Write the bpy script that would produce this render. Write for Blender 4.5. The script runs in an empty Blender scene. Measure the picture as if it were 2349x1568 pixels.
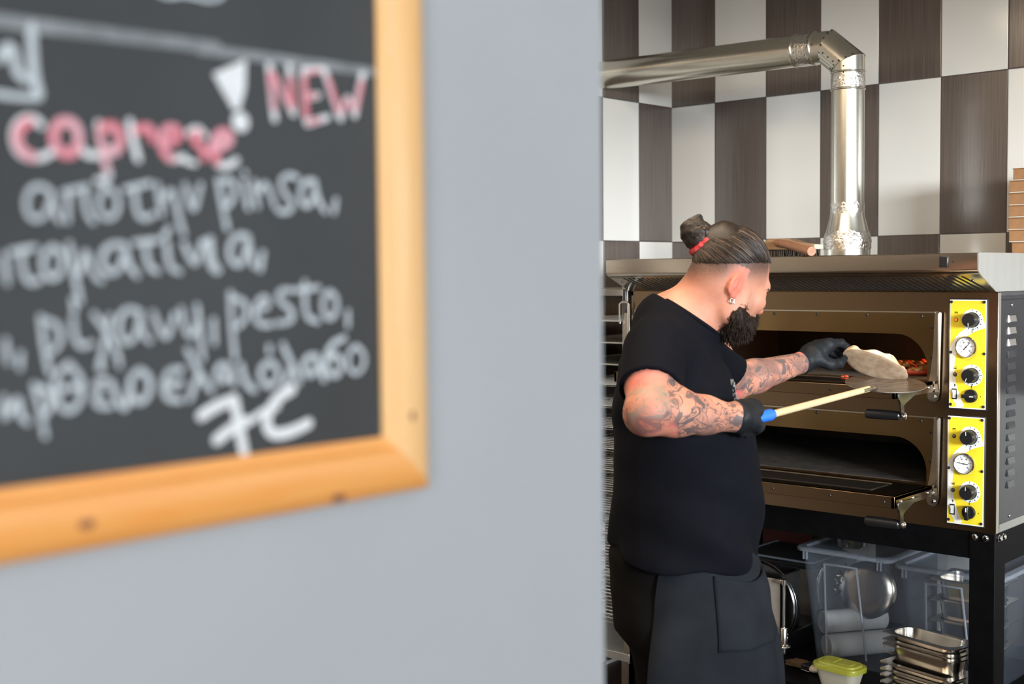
import bpy, bmesh, math, random
import numpy as np
from mathutils import Vector, Matrix
random.seed(7); rng = np.random.default_rng(7)
SC = bpy.context.scene
COL = SC.collection
PI = math.pi

# ------------------------------------------------------------------ camera
cam_data = bpy.data.cameras.new('camera')
cam = bpy.data.objects.new('camera', cam_data); COL.objects.link(cam)
cam_data.sensor_width = 36.0
cam_data.lens = 2902.5 / 2349 * 36.0
cam_data.clip_start = 0.02; cam_data.clip_end = 60
YAW, PITCH, ROLL = 0.7372, 0.0538, -0.0096
def _k(vx, vy, vz):
    return Vector((vx*math.cos(YAW) - vy*math.sin(YAW), vx*math.sin(YAW) + vy*math.cos(YAW), vz))
_R0 = _k(1, 0, 0); _F = _k(0, math.cos(PITCH), -math.sin(PITCH)); _U0 = _k(0, math.sin(PITCH), math.cos(PITCH))
_R = _R0*math.cos(ROLL) + _U0*math.sin(ROLL); _U = _U0*math.cos(ROLL) - _R0*math.sin(ROLL)
CAM = Vector((3.3109, -4.7281, 1.68))
cam.matrix_world = Matrix(((_R.x, _U.x, -_F.x, CAM.x), (_R.y, _U.y, -_F.y, CAM.y), (_R.z, _U.z, -_F.z, CAM.z), (0, 0, 0, 1)))
SC.camera = cam
cam_data.dof.use_dof = True
cam_data.dof.focus_distance = 3.75
cam_data.dof.aperture_fstop = 3.8

# ------------------------------------------------------------------ light and exposure
SC.view_settings.view_transform = 'Standard'; SC.view_settings.look = 'None'
SC.view_settings.exposure = 0.0; SC.view_settings.gamma = 1.0; SC.view_settings.use_curve_mapping = False
SC.cycles.max_bounces = 10; SC.cycles.transparent_max_bounces = 16
SC.cycles.caustics_reflective = False; SC.cycles.caustics_refractive = False
SC.cycles.sample_clamp_indirect = 6.0
world = bpy.data.worlds.new('room_air'); SC.world = world; world.use_nodes = True
world.node_tree.nodes['Background'].inputs['Color'].default_value = (0.62, 0.66, 0.74, 1)
world.node_tree.nodes['Background'].inputs['Strength'].default_value = 0.07
def area(name, loc, target, sx, sy, power, color):
    l = bpy.data.lights.new(name, 'AREA'); l.shape = 'RECTANGLE'; l.size = sx; l.size_y = sy; l.energy = power; l.color = color
    o = bpy.data.objects.new(name, l); COL.objects.link(o); o.location = loc
    o.rotation_euler = (Vector(target) - Vector(loc)).to_track_quat('-Z', 'Y').to_euler()
    return o
# shop-front daylight to the right, a second opening behind the photographer, warm kitchen ceiling lamps
area('street_sky', (17.0, -8.6, 3.3), (1.0, -0.6, 1.7), 7.0, 3.2, 8200, (0.88, 0.95, 1.0))
area('shop_window_daylight', (5.55, -2.5, 1.85), (1.2, -1.7, 1.5), 2.9, 1.25, 54, (0.88, 0.95, 1.0))
area('entrance_daylight', (4.9, -6.7, 1.9), (2.6, -4.3, 1.6), 2.0, 2.0, 98, (0.92, 0.96, 1.0))
area('ceiling_lamp_kitchen', (1.5, -2.7, 3.02), (1.5, -2.7, 0), 1.8, 1.2, 60, (1.0, 0.80, 0.58))
area('ceiling_lamp_corner', (0.9, -4.6, 3.02), (0.9, -4.6, 0), 1.8, 1.2, 28, (1.0, 0.78, 0.55))

# ------------------------------------------------------------------ materials
def nodes_of(m): return m.node_tree.nodes, m.node_tree.links
def mat(name, color, rough=0.5, metal=0.0, spec=0.5, noise=0.0, nscale=20.0, bump=0.0, bscale=60.0, stretch=None, coat=0.0, aniso=0.0, color2=None, rvar=0.0):
    m = bpy.data.materials.new(name); m.use_nodes = True
    n, l = nodes_of(m); p = n['Principled BSDF']
    p.inputs['Base Color'].default_value = (*color, 1); p.inputs['Roughness'].default_value = rough
    p.inputs['Metallic'].default_value = metal; p.inputs['Specular IOR Level'].default_value = spec
    p.inputs['Coat Weight'].default_value = coat; p.inputs['Anisotropic'].default_value = aniso
    if noise or bump or color2 or rvar:
        tc = n.new('ShaderNodeTexCoord'); mp = n.new('ShaderNodeMapping'); l.new(tc.outputs['Object'], mp.inputs['Vector'])
        if stretch: mp.inputs['Scale'].default_value = stretch
        nz = n.new('ShaderNodeTexNoise'); nz.inputs['Scale'].default_value = nscale; nz.inputs['Detail'].default_value = 6
        l.new(mp.outputs['Vector'], nz.inputs['Vector'])
        if noise or color2:
            mx = n.new('ShaderNodeMix'); mx.data_type = 'RGBA'
            c2 = color2 if color2 else tuple(max(0, c*(1-noise)) for c in color)
            mx.inputs['A'].default_value = (*color, 1); mx.inputs['B'].default_value = (*c2, 1)
            rp = n.new('ShaderNodeMapRange'); rp.inputs['From Min'].default_value = 0.35; rp.inputs['From Max'].default_value = 0.68
            l.new(nz.outputs['Fac'], rp.inputs['Value']); l.new(rp.outputs['Result'], mx.inputs['Factor'])
            l.new(mx.outputs['Result'], p.inputs['Base Color'])
        if rvar:
            rr = n.new('ShaderNodeMapRange'); rr.inputs['To Min'].default_value = max(0.02, rough-rvar); rr.inputs['To Max'].default_value = rough+rvar
            l.new(nz.outputs['Fac'], rr.inputs['Value']); l.new(rr.outputs['Result'], p.inputs['Roughness'])
        if bump:
            nb = n.new('ShaderNodeTexNoise'); nb.inputs['Scale'].default_value = bscale; nb.inputs['Detail'].default_value = 4
            l.new(mp.outputs['Vector'], nb.inputs['Vector'])
            bp = n.new('ShaderNodeBump'); bp.inputs['Strength'].default_value = bump; bp.inputs['Distance'].default_value = 0.004
            l.new(nb.outputs['Fac'], bp.inputs['Height']); l.new(bp.outputs['Normal'], p.inputs['Normal'])
    return m
def clear_mat(name, tint, trans=0.6, rough=0.3, cloud=0.0):
    m = bpy.data.materials.new(name); m.use_nodes = True
    n, l = nodes_of(m); p = n['Principled BSDF']; out = n['Material Output']
    p.inputs['Base Color'].default_value = (*tint, 1); p.inputs['Roughness'].default_value = rough
    t = n.new('ShaderNodeBsdfTransparent'); mx = n.new('ShaderNodeMixShader'); mx.inputs['Fac'].default_value = trans
    l.new(p.outputs['BSDF'], mx.inputs[1]); l.new(t.outputs['BSDF'], mx.inputs[2]); l.new(mx.outputs['Shader'], out.inputs['Surface'])
    return m
def glow_mat(name, color, strength):
    m = bpy.data.materials.new(name); m.use_nodes = True
    n, l = nodes_of(m); p = n['Principled BSDF']
    p.inputs['Base Color'].default_value = (*color, 1); p.inputs['Emission Color'].default_value = (*color, 1); p.inputs['Emission Strength'].default_value = strength
    return m
def tile_mat(name, axis, first, sign, parity):
    """Checkerboard of tall glazed tiles, 255 x 600 mm; first column next to the corner is cut to `first`."""
    m = bpy.data.materials.new(name); m.use_nodes = True
    n, l = nodes_of(m); p = n['Principled BSDF']
    tc = n.new('ShaderNodeTexCoord'); sp = n.new('ShaderNodeSeparateXYZ'); l.new(tc.outputs['Object'], sp.inputs['Vector'])
    def op(kind, a, b=None, c=None):
        q = n.new('ShaderNodeMath'); q.operation = kind
        for i, v in enumerate((a, b, c)):
            if v is None: continue
            if isinstance(v, (int, float)): q.inputs[i].default_value = v
            else: l.new(v, q.inputs[i])
        return q.outputs[0]
    u = op('MULTIPLY', sp.outputs[axis], sign)
    uc = op('DIVIDE', op('ADD', u, 0.255 - first), 0.255)
    vr = op('DIVIDE', op('ADD', sp.outputs['Z'], -0.016), 0.6)
    fu = op('FRACT', uc); fv = op('FRACT', vr)
    par = op('MODULO', op('ADD', op('ADD', op('FLOOR', uc), op('FLOOR', vr)), 40 + parity), 2.0)
    isw = op('GREATER_THAN', par, 0.5)
    eu = op('MULTIPLY', op('MINIMUM', fu, op('SUBTRACT', 1.0, fu)), 0.255)
    ev = op('MULTIPLY', op('MINIMUM', fv, op('SUBTRACT', 1.0, fv)), 0.6)
    edge = op('MINIMUM', eu, ev)
    grout = op('LESS_THAN', edge, 0.0016)
    # fine vertical grain of the brown tiles
    mp = n.new('ShaderNodeMapping'); mp.inputs['Scale'].default_value = (1, 1, 0.012); l.new(tc.outputs['Object'], mp.inputs['Vector'])
    nz = n.new('ShaderNodeTexNoise'); nz.inputs['Scale'].default_value = 260; nz.inputs['Detail'].default_value = 3; l.new(mp.outputs['Vector'], nz.inputs['Vector'])
    nr = n.new('ShaderNodeMapRange'); nr.inputs['From Min'].default_value = 0.3; nr.inputs['From Max'].default_value = 0.7; l.new(nz.outputs['Fac'], nr.inputs['Value'])
    def mixc(f, a, b):
        q = n.new('ShaderNodeMix'); q.data_type = 'RGBA'; l.new(f, q.inputs['Factor'])
        for s, v in (('A', a), ('B', b)):
            if isinstance(v, tuple): q.inputs[s].default_value = (*v, 1)
            else: l.new(v, q.inputs[s])
        return q.outputs['Result']
    brown = mixc(nr.outputs['Result'], (0.070, 0.051, 0.042), (0.120, 0.091, 0.076))
    c = mixc(isw, brown, (0.76, 0.74, 0.69))
    c = mixc(grout, c, (0.030, 0.022, 0.018))
    l.new(c, p.inputs['Base Color'])
    rg = op('ADD', op('MULTIPLY', isw, -0.06), 0.20); rg = op('MAXIMUM', rg, op('MULTIPLY', grout, 0.8)); l.new(rg, p.inputs['Roughness'])
    p.inputs['Specular IOR Level'].default_value = 1.0
    hh = n.new('ShaderNodeMapRange'); hh.inputs['From Max'].default_value = 0.004; l.new(edge, hh.inputs['Value'])
    h2 = op('ADD', hh.outputs['Result'], op('MULTIPLY', op('MULTIPLY', op('SUBTRACT', 1.0, isw), nr.outputs['Result']), 0.10))
    n2 = n.new('ShaderNodeTexNoise'); n2.inputs['Scale'].default_value = 5; n2.inputs['Detail'].default_value = 1; l.new(tc.outputs['Object'], n2.inputs['Vector'])
    h3 = op('ADD', h2, op('MULTIPLY', n2.outputs['Fac'], 0.9))
    bp = n.new('ShaderNodeBump'); bp.inputs['Strength'].default_value = 0.35; bp.inputs['Distance'].default_value = 0.002; l.new(h3, bp.inputs['Height']); l.new(bp.outputs['Normal'], p.inputs['Normal'])
    return m
def wood_mat(name, axis_scale, c1, c2, knots=True, rough=0.42):
    m = bpy.data.materials.new(name); m.use_nodes = True
    n, l = nodes_of(m); p = n['Principled BSDF']; p.inputs['Roughness'].default_value = rough
    tc = n.new('ShaderNodeTexCoord'); mp = n.new('ShaderNodeMapping'); mp.inputs['Scale'].default_value = axis_scale; l.new(tc.outputs['Object'], mp.inputs['Vector'])
    nz = n.new('ShaderNodeTexNoise'); nz.inputs['Scale'].default_value = 30; nz.inputs['Detail'].default_value = 5; nz.inputs['Distortion'].default_value = 0.6
    l.new(mp.outputs['Vector'], nz.inputs['Vector'])
    r = n.new('ShaderNodeMapRange'); r.inputs['From Min'].default_value = 0.32; r.inputs['From Max'].default_value = 0.68; l.new(nz.outputs['Fac'], r.inputs['Value'])
    mx = n.new('ShaderNodeMix'); mx.data_type = 'RGBA'; mx.inputs['A'].default_value = (*c1, 1); mx.inputs['B'].default_value = (*c2, 1); l.new(r.outputs['Result'], mx.inputs['Factor'])
    l.new(mx.outputs['Result'], p.inputs['Base Color'])
    bp = n.new('ShaderNodeBump'); bp.inputs['Strength'].default_value = 0.15; bp.inputs['Distance'].default_value = 0.002; l.new(nz.outputs['Fac'], bp.inputs['Height']); l.new(bp.outputs['Normal'], p.inputs['Normal'])
    return m

m_tile_back = tile_mat('tile_checker_back', 'X', 0.2284, 1, 0)
m_tile_left = tile_mat('tile_checker_left', 'Y', 0.2473, -1, 1)
m_grey = mat('grey_wall_paint', (0.445, 0.470, 0.500), 0.75, noise=0.05, nscale=3, bump=0.12, bscale=220)
m_ceil = mat('ceiling_paint', (0.62, 0.58, 0.52), 0.85, noise=0.05)
m_floor = mat('brown_floor', (0.070, 0.042, 0.028), 0.4, noise=0.35, nscale=9, bump=0.1, stretch=(1, 0.15, 1))
m_board = mat('chalkboard_black', (0.034, 0.037, 0.040), 0.62, noise=0.22, nscale=5, bump=0.05, color2=(0.046, 0.050, 0.054))
m_pine_v = wood_mat('pine_upright', (1, 6, 0.35), (0.93, 0.53, 0.21), (0.94, 0.60, 0.28))
m_pine_h = wood_mat('pine_rail', (1, 0.35, 6), (0.90, 0.36, 0.080), (0.93, 0.44, 0.125))
m_knot = mat('pine_knot', (0.36, 0.13, 0.05), 0.5, noise=0.4, nscale=200)
m_chalk = mat('chalk_pen_pale', (0.62, 0.69, 0.74), 0.8, noise=0.25, nscale=120)
m_chalk_w = mat('chalk_pen_white', (0.84, 0.87, 0.90), 0.8, noise=0.08, nscale=90)
m_chalk_g = mat('chalk_pen_grey', (0.29, 0.315, 0.335), 0.8, noise=0.35, nscale=60)
m_chalk_r = mat('chalk_pen_red', (0.80, 0.17, 0.23), 0.8, color2=(0.82, 0.50, 0.57), nscale=55)
m_steel = mat('brushed_steel', (0.60, 0.54, 0.46), 0.20, 1.0, noise=0.06, nscale=18, bump=0.04, bscale=300, stretch=(0.05, 1, 1), rvar=0.03)
m_steel_side = mat('brushed_steel_cap', (0.66, 0.66, 0.63), 0.42, 1.0, noise=0.06, nscale=30, bump=0.04, bscale=300, stretch=(1, 1, 0.05))
m_front = mat('oven_front_steel', (0.265, 0.19, 0.12), 0.24, 1.0, color2=(0.24, 0.168, 0.105), nscale=1.5)
m_dark_steel = mat('dark_side_steel', (0.20, 0.20, 0.21), 0.25, 1.0, noise=0.35, nscale=9, bump=0.08, bscale=20)
m_side = mat('dark_painted_side', (0.014, 0.015, 0.018), 0.16, 0.0, spec=0.40, noise=0.3, nscale=9, bump=0.08, bscale=20)
m_inox = mat('polished_steel', (0.66, 0.62, 0.56), 0.20, 1.0, noise=0.06, nscale=30)
m_galv = mat('galvanised_steel', (0.66, 0.635, 0.56), 0.27, 1.0, noise=0.06, nscale=60)
m_foil = mat('foil_tape', (0.78, 0.75, 0.70), 0.22, 1.0, bump=1.0, bscale=85, noise=0.15, nscale=70)
m_chrome = mat('chrome', (0.80, 0.79, 0.77), 0.10, 1.0)
m_black = mat('black_plastic', (0.010, 0.010, 0.011), 0.35, noise=0.2)
m_blackm = mat('black_painted_steel', (0.0035, 0.0035, 0.0040), 0.45, noise=0.3, nscale=30, bump=0.05, spec=0.06)
m_gap = mat('dark_gap', (0.004, 0.0035, 0.003), 0.9)
m_chamber = mat('oven_chamber', (0.050, 0.034, 0.022), 0.5, 0.6, noise=0.4, nscale=12)
m_stone = mat('oven_stone', (0.075, 0.058, 0.045), 0.8, noise=0.5, nscale=25, bump=0.3, bscale=90)
m_yellow = mat('yellow_panel', (0.80, 0.62, 0.03), 0.35, noise=0.05, nscale=10)
m_white = mat('white_print', (0.74, 0.75, 0.74), 0.4)
m_ink = mat('black_print', (0.012, 0.012, 0.012), 0.5)
m_dial = mat('gauge_dial', (0.78, 0.80, 0.82), 0.3)
m_led_on = glow_mat('pilot_lit_red', (1.0, 0.10, 0.02), 1.6)
m_led_off = mat('pilot_unlit', (0.10, 0.07, 0.06), 0.15, coat=0.5)
m_glass_dark = mat('oven_door_glass', (0.035, 0.030, 0.026), 0.12, coat=0.3)
m_card = mat('cardboard', (0.31, 0.155, 0.066), 0.8, noise=0.12, nscale=60)
m_card_w = mat('white_card', (0.56, 0.50, 0.41), 0.8)
m_bwood = wood_mat('brush_block_wood', (0.4, 4, 4), (0.20, 0.11, 0.05), (0.30, 0.18, 0.09), rough=0.7)
m_hwood = wood_mat('brush_handle_wood', (3, 3, 3), (0.32, 0.145, 0.075), (0.40, 0.20, 0.11), rough=0.45)
m_bristle = mat('bristles', (0.16, 0.095, 0.045), 0.8, noise=0.6, nscale=200)
m_bristle_d = mat('dark_bristles', (0.045, 0.030, 0.018), 0.8, noise=0.5, nscale=200)
m_peelwood = wood_mat('peel_handle_wood', (2, 2, 2), (0.58, 0.44, 0.24), (0.64, 0.50, 0.29), rough=0.5)
m_blue = mat('blue_plastic', (0.015, 0.16, 0.80), 0.35)
m_alu = mat('worn_aluminium', (0.62, 0.58, 0.55), 0.33, 1.0, color2=(0.34, 0.28, 0.24), nscale=28, stretch=(1, 3, 1), bump=0.08)
m_crust = mat('baked_crust', (0.86, 0.74, 0.56), 0.75, color2=(0.62, 0.38, 0.19), nscale=22, bump=0.3, bscale=90)
m_under = mat('bread_underside', (0.50, 0.36, 0.24), 0.85, color2=(0.34, 0.21, 0.12), nscale=40, bump=0.2)
m_sauce = mat('tomato_topping', (0.62, 0.075, 0.02), 0.4, color2=(0.42, 0.03, 0.012), nscale=60, bump=0.5, bscale=60)
m_cheese = mat('browned_cheese', (0.72, 0.40, 0.14), 0.5, color2=(0.42, 0.24, 0.08), nscale=70, bump=0.4)
m_tub = clear_mat('clear_storage_plastic', (0.17, 0.20, 0.25), 0.87, 0.16)
m_tub_rim = clear_mat('cloudy_storage_plastic', (0.25, 0.28, 0.33), 0.45, 0.25)
m_bin = clear_mat('smoky_bin_plastic', (0.20, 0.17, 0.14), 0.72, 0.25)
m_lid = clear_mat('green_lid_plastic', (0.36, 0.37, 0.03), 0.28, 0.25)
m_food = mat('pale_food', (0.52, 0.47, 0.33), 0.7, noise=0.35, nscale=40, bump=0.3)
m_foodtub = clear_mat('milky_tub_plastic', (0.58, 0.56, 0.46), 0.45, 0.25)
m_paper = mat('paper_roll', (0.42, 0.42, 0.42), 0.85, noise=0.06)
m_red = mat('red_box', (0.07, 0.005, 0.004), 0.6)
m_strip = mat('tray_back_strip', (0.30, 0.19, 0.08), 0.5, 0.2, noise=0.3)
m_stud = mat('tray_stud', (0.72, 0.52, 0.28), 0.35, 0.3)
m_plate = mat('slicer_plate', (0.36, 0.32, 0.28), 0.55, 0.3, noise=0.1)
m_skin = None  # built with the person
m_shirt = mat('black_cotton', (0.0050, 0.0054, 0.0082), 0.85, noise=0.15, nscale=30, bump=0.12, bscale=600, spec=0.07)
m_trouser = mat('black_trousers', (0.006, 0.0055, 0.0055), 0.9, bump=0.1, bscale=500, spec=0.07)
m_apron = mat('charcoal_apron', (0.017, 0.0195, 0.024), 0.9, noise=0.25, nscale=12, bump=0.15, bscale=700, spec=0.07)
m_glove = mat('black_nitrile', (0.010, 0.0115, 0.014), 0.55, bump=0.35, bscale=90, spec=0.18)
m_scrunchie = mat('red_hair_tie', (0.42, 0.010, 0.016), 0.8, color2=(0.55, 0.09, 0.10), nscale=75, bump=0.5, bscale=120)
m_shoe = mat('black_shoe', (0.015, 0.015, 0.016), 0.5)
m_silver = mat('silver_earring', (0.85, 0.84, 0.82), 0.12, 1.0)
m_print = mat('pale_shirt_print', (0.55, 0.57, 0.58), 0.8, noise=0.4, nscale=120)
m_eye = mat('eye_white', (0.70, 0.66, 0.62), 0.2)

# ------------------------------------------------------------------ building helpers
WM = {}          # object name -> its world matrix (kept here so parts can be placed without a scene update)
def wmat(o): return WM.get(o.name, Matrix.Identity(4)) if o else Matrix.Identity(4)
def tag(o, label=None, cat=None, group=None, kind=None):
    if label: o['label'] = label
    if cat: o['category'] = cat
    if group: o['group'] = group
    if kind: o['kind'] = kind
    return o
def thing(name, label, cat, loc, rz=0.0, group=None):
    o = bpy.data.objects.new(name, None); COL.objects.link(o)
    o.empty_display_size = 0.05
    o.location = loc; o.rotation_euler = (0, 0, rz)
    WM[o.name] = Matrix.Translation(Vector(loc)) @ Matrix.Rotation(rz, 4, 'Z')
    return tag(o, label, cat, group)
def link(name, me, m, parent=None, loc=None, smooth=40, bevel=0.0, seg=2):
    """Mesh coordinates come in world space (or parent space when parent is given with loc='local')."""
    if smooth:
        me.polygons.foreach_set('use_smooth', [True]*len(me.polygons))
        if smooth < 179: me.set_sharp_from_angle(angle=math.radians(smooth))
    for mm in (m if isinstance(m, (list, tuple)) else [m]): me.materials.append(mm)
    o = bpy.data.objects.new(name, me); COL.objects.link(o)
    if parent is not None:
        o.parent = parent
        M = wmat(parent)
        if loc != 'local': me.transform(M.inverted())
        WM[o.name] = M
    else:
        L = Vector(loc) if loc is not None and loc != 'local' else Vector((0, 0, 0))
        me.transform(Matrix.Translation(-L)); o.location = L; WM[o.name] = Matrix.Translation(L)
    if bevel:
        b = o.modifiers.new('edge_round', 'BEVEL'); b.width = bevel; b.segments = seg; b.limit_method = 'ANGLE'; b.angle_limit = math.radians(35); b.harden_normals = False
    return o
class MB:
    def __init__(s): s.v = []; s.f = []; s.mi = []
    def add(s, verts, faces, mi=0):
        o = len(s.v); s.v += [tuple(q) for q in verts]; s.f += [tuple(i+o for i in f) for f in faces]; s.mi += [mi]*len(faces); return s
    def box(s, x0, x1, y0, y1, z0, z1, M=None, mi=0):
        v = [Vector((x, y, z)) for z in (z0, z1) for y in (y0, y1) for x in (x0, x1)]
        if M is not None: v = [M @ q for q in v]
        return s.add(v, [(0, 2, 3, 1), (4, 5, 7, 6), (0, 1, 5, 4), (2, 6, 7, 3), (0, 4, 6, 2), (1, 3, 7, 5)], mi)
    def tube(s, pts, r, n=10, caps=True, closed=False, flat=None, mi=0):
        """Round tube along pts; r a number or one per point; flat=(axis, factor) squashes along a direction. Mitred at bends."""
        P = [Vector(p) for p in pts]; N = len(P); R = [r]*N if isinstance(r, (int, float)) else list(r)
        d0 = [(P[(i+1) % N]-P[i]).normalized() for i in range(N if closed else N-1)]
        T = []
        for i in range(N):
            if closed: t = d0[i-1]+d0[i]
            else: t = d0[0] if i == 0 else (d0[-1] if i == N-1 else d0[i-1]+d0[i])
            T.append(t.normalized() if t.length > 1e-9 else d0[max(0, i-1)])
        up = Vector((0, 0, 1)) if abs(T[0].z) < 0.9 else Vector((0, 1, 0))
        a = T[0].cross(up).normalized(); verts = []
        for i in range(N):
            a = (a - T[i]*a.dot(T[i])).normalized(); b = T[i].cross(a)
            k = 1.0
            sc = None
            if 0 < i < N-1 or closed:
                dd = d0[i-1] if (i > 0 or closed) else d0[0]
                c = max(0.35, dd.dot(T[i])); 
                w = (d0[i % len(d0)] - d0[i-1]); sc = (w.normalized(), 1/c) if w.length > 1e-6 else None
            for j in range(n):
                q = a*math.cos(2*PI*j/n)*R[i] + b*math.sin(2*PI*j/n)*R[i]
                if sc: q = q + sc[0]*(q.dot(sc[0]))*(sc[1]-1)
                if flat: q = q - flat[0]*q.dot(flat[0])*(1-flat[1])
                verts.append(P[i]+q)
        f = []
        for i in range(N if closed else N-1):
            i2 = (i+1) % N
            for j in range(n): f.append((i*n+j, i*n+(j+1) % n, i2*n+(j+1) % n, i2*n+j))
        if caps and not closed: f.append(tuple(range(n))[::-1]); f.append(tuple((N-1)*n+j for j in range(n)))
        return s.add(verts, f, mi)
    def lathe(s, prof, c, axis='z', n=32, M=None, caps=True, mi=0):
        """prof: (r, h) pairs along axis from c."""
        verts = []
        for r, h in prof:
            for j in range(n):
                t = 2*PI*j/n; x, y = r*math.cos(t), r*math.sin(t)
                q = {'z': (x, y, h), 'y': (x, h, -y), 'x': (h, x, y)}[axis]
                verts.append(Vector(c)+Vector(q) if M is None else M @ Vector(q))
        f = []
        for i in range(len(prof)-1):
            for j in range(n): f.append((i*n+j, i*n+(j+1) % n, (i+1)*n+(j+1) % n, (i+1)*n+j))
        if caps: f.append(tuple(range(n))[::-1]); f.append(tuple((len(prof)-1)*n+j for j in range(n)))
        return s.add(verts, f, mi)
    def prism(s, poly, axis, a, b, M=None, mi=0):
        """poly: 2D outline; axis 'x' -> (y,z), 'y' -> (x,z), 'z' -> (x,y); extruded from a to b."""
        n = len(poly); v = []
        for h in (a, b):
            for p, q in poly:
                w = Vector({'x': (h, p, q), 'y': (p, h, q), 'z': (p, q, h)}[axis]); v.append(M @ w if M is not None else w)
        f = [tuple(range(n))[::-1], tuple(range(n, 2*n))] + [(i, (i+1) % n, n+(i+1) % n, n+i) for i in range(n)]
        return s.add(v, f, mi)
    def ball(s, c, r, n=12, m=8, squash=(1, 1, 1), mi=0):
        v = [Vector(c)+Vector((0, 0, r*squash[2]))]; f = []
        for i in range(1, m):
            for j in range(n):
                a, b = PI*i/m, 2*PI*j/n
                v.append(Vector(c)+Vector((r*math.sin(a)*math.cos(b)*squash[0], r*math.sin(a)*math.sin(b)*squash[1], r*math.cos(a)*squash[2])))
        v.append(Vector(c)-Vector((0, 0, r*squash[2])))
        for j in range(n): f.append((0, 1+j, 1+(j+1) % n))
        for i in range(m-2):
            for j in range(n): f.append((1+i*n+j, 1+(i+1)*n+j, 1+(i+1)*n+(j+1) % n, 1+i*n+(j+1) % n))
        L = len(v)-1
        for j in range(n): f.append((L, 1+(m-2)*n+(j+1) % n, 1+(m-2)*n+j))
        return s.add(v, f, mi)
    def mesh(s, name='mesh'):
        me = bpy.data.meshes.new(name); me.from_pydata([tuple(q) for q in s.v], [], s.f)
        bm = bmesh.new(); bm.from_mesh(me)
        bmesh.ops.recalc_face_normals(bm, faces=bm.faces); bm.to_mesh(me); bm.free()
        if any(s.mi): me.polygons.foreach_set('material_index', s.mi)
        return me
    def build(s, name, m, parent=None, loc=None, smooth=40, bevel=0.0, seg=2):
        return link(name, s.mesh(name), m, parent, loc, smooth, bevel, seg)
def kids(o): return [c for c in bpy.data.objects if c.parent == o]
def copy_tree(o, loc=None, rz=None, parent=None, label=None):
    c = o.copy(); COL.objects.link(c)
    if parent is not None: c.parent = parent
    if loc is not None: c.location = loc
    if rz is not None: c.rotation_euler = (0, 0, rz)
    if label: c['label'] = label
    for ch in kids(o): copy_tree(ch, parent=c)
    return c
def structure(name, mb, m, smooth=0): return tag(mb.build(name, m, smooth=smooth), kind='structure')
def rounded(w, d, r, n=6):
    """Rounded rectangle outline centred on 0."""
    out = []
    for cx, cy, a0 in ((w/2-r, d/2-r, 0), (-w/2+r, d/2-r, 90), (-w/2+r, -d/2+r, 180), (w/2-r, -d/2+r, 270)):
        for i in range(n+1):
            a = math.radians(a0+90*i/n); out.append((cx+r*math.cos(a), cy+r*math.sin(a)))
    return out
def plate_with_holes(outer, holes, y0, y1, name='plate'):
    """Sheet in the xz plane with openings, from y0 (front) to y1 (back)."""
    bm = bmesh.new(); edges = []
    for loop in [outer]+holes:
        vs = [bm.verts.new((x, y0, z)) for x, z in loop]
        edges += [bm.edges.new((vs[i], vs[(i+1) % len(vs)])) for i in range(len(vs))]
    bmesh.ops.triangle_fill(bm, use_beauty=True, use_dissolve=False, edges=edges)
    r = bmesh.ops.extrude_face_region(bm, geom=bm.faces[:])
    bmesh.ops.translate(bm, vec=(0, y1-y0, 0), verts=[g for g in r['geom'] if isinstance(g, bmesh.types.BMVert)])
    bmesh.ops.recalc_face_normals(bm, faces=bm.faces)
    me = bpy.data.meshes.new(name); bm.to_mesh(me); bm.free(); return me
def hollow(name, outline_top, outline_bot, z_top, z_bot, t, m, parent, M, bottom=True, smooth=50):
    """Open tapered vessel: outlines are 2D loops of equal length; t is the wall thickness (insets by scaling)."""
    n = len(outline_top); mb = MB(); v = []
    def ring(o, z, k):
        w = max(abs(p[0]) for p in o); d = max(abs(p[1]) for p in o)
        return [M @ Vector((p[0]*(w-k)/w, p[1]*(d-k)/d, z)) for p in o]
    R = [ring(outline_bot, z_bot, 0), ring(outline_top, z_top, 0), ring(outline_top, z_top, t), ring(outline_bot, z_bot+t, t)]
    for r in R: v += r
    f = []
    for i in range(3):
        for j in range(n): f.append((i*n+j, i*n+(j+1) % n, (i+1)*n+(j+1) % n, (i+1)*n+j))
    f.append(tuple(range(n))[::-1]); f.append(tuple(3*n+j for j in range(n)))
    mb.add(v, f)
    return mb.build(name, m, parent, smooth=smooth)

# ------------------------------------------------------------------ the room
structure('floor', MB().box(-3, 6.2, -8.2, 0.0, -0.05, 0.0), m_floor)
structure('ceiling', MB().box(-3, 6.2, -8.2, 0.05, 3.1, 3.15), m_ceil)
structure('wall_back', MB().box(0.0, 6.2, 0.0, 0.08, 0.0, 3.1), m_tile_back)
structure('wall_left', MB().box(-0.08, 0.0, -5.6, 0.08, 0.0, 3.1), m_tile_left)
mb = MB().box(5.62, 5.74, -8.2, 0.08, 0.0, 1.20).box(5.62, 5.74, -8.2, 0.08, 2.50, 3.1).box(5.62, 5.74, -1.0, 0.08, 1.20, 2.50).box(5.62, 5.74, -8.2, -4.0, 1.20, 2.50)  # unseen wall; opening shaped to keep daylight off the low area and grey wall
structure('wall_right', mb, m_ceil)
mb = MB()
for y in (-4.0, -2.52, -1.04): mb.box(5.65, 5.71, y, y+0.04, 1.20, 2.50)
mb.box(5.65, 5.71, -4.0, -1.0, 1.20, 1.24).box(5.65, 5.71, -4.0, -1.0, 2.46, 2.50)
structure('window_1', mb, m_ceil)
structure('wall_near', MB().box(2.47, 2.60, -8.0, -3.823, 0.0, 3.1), m_grey)

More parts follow.
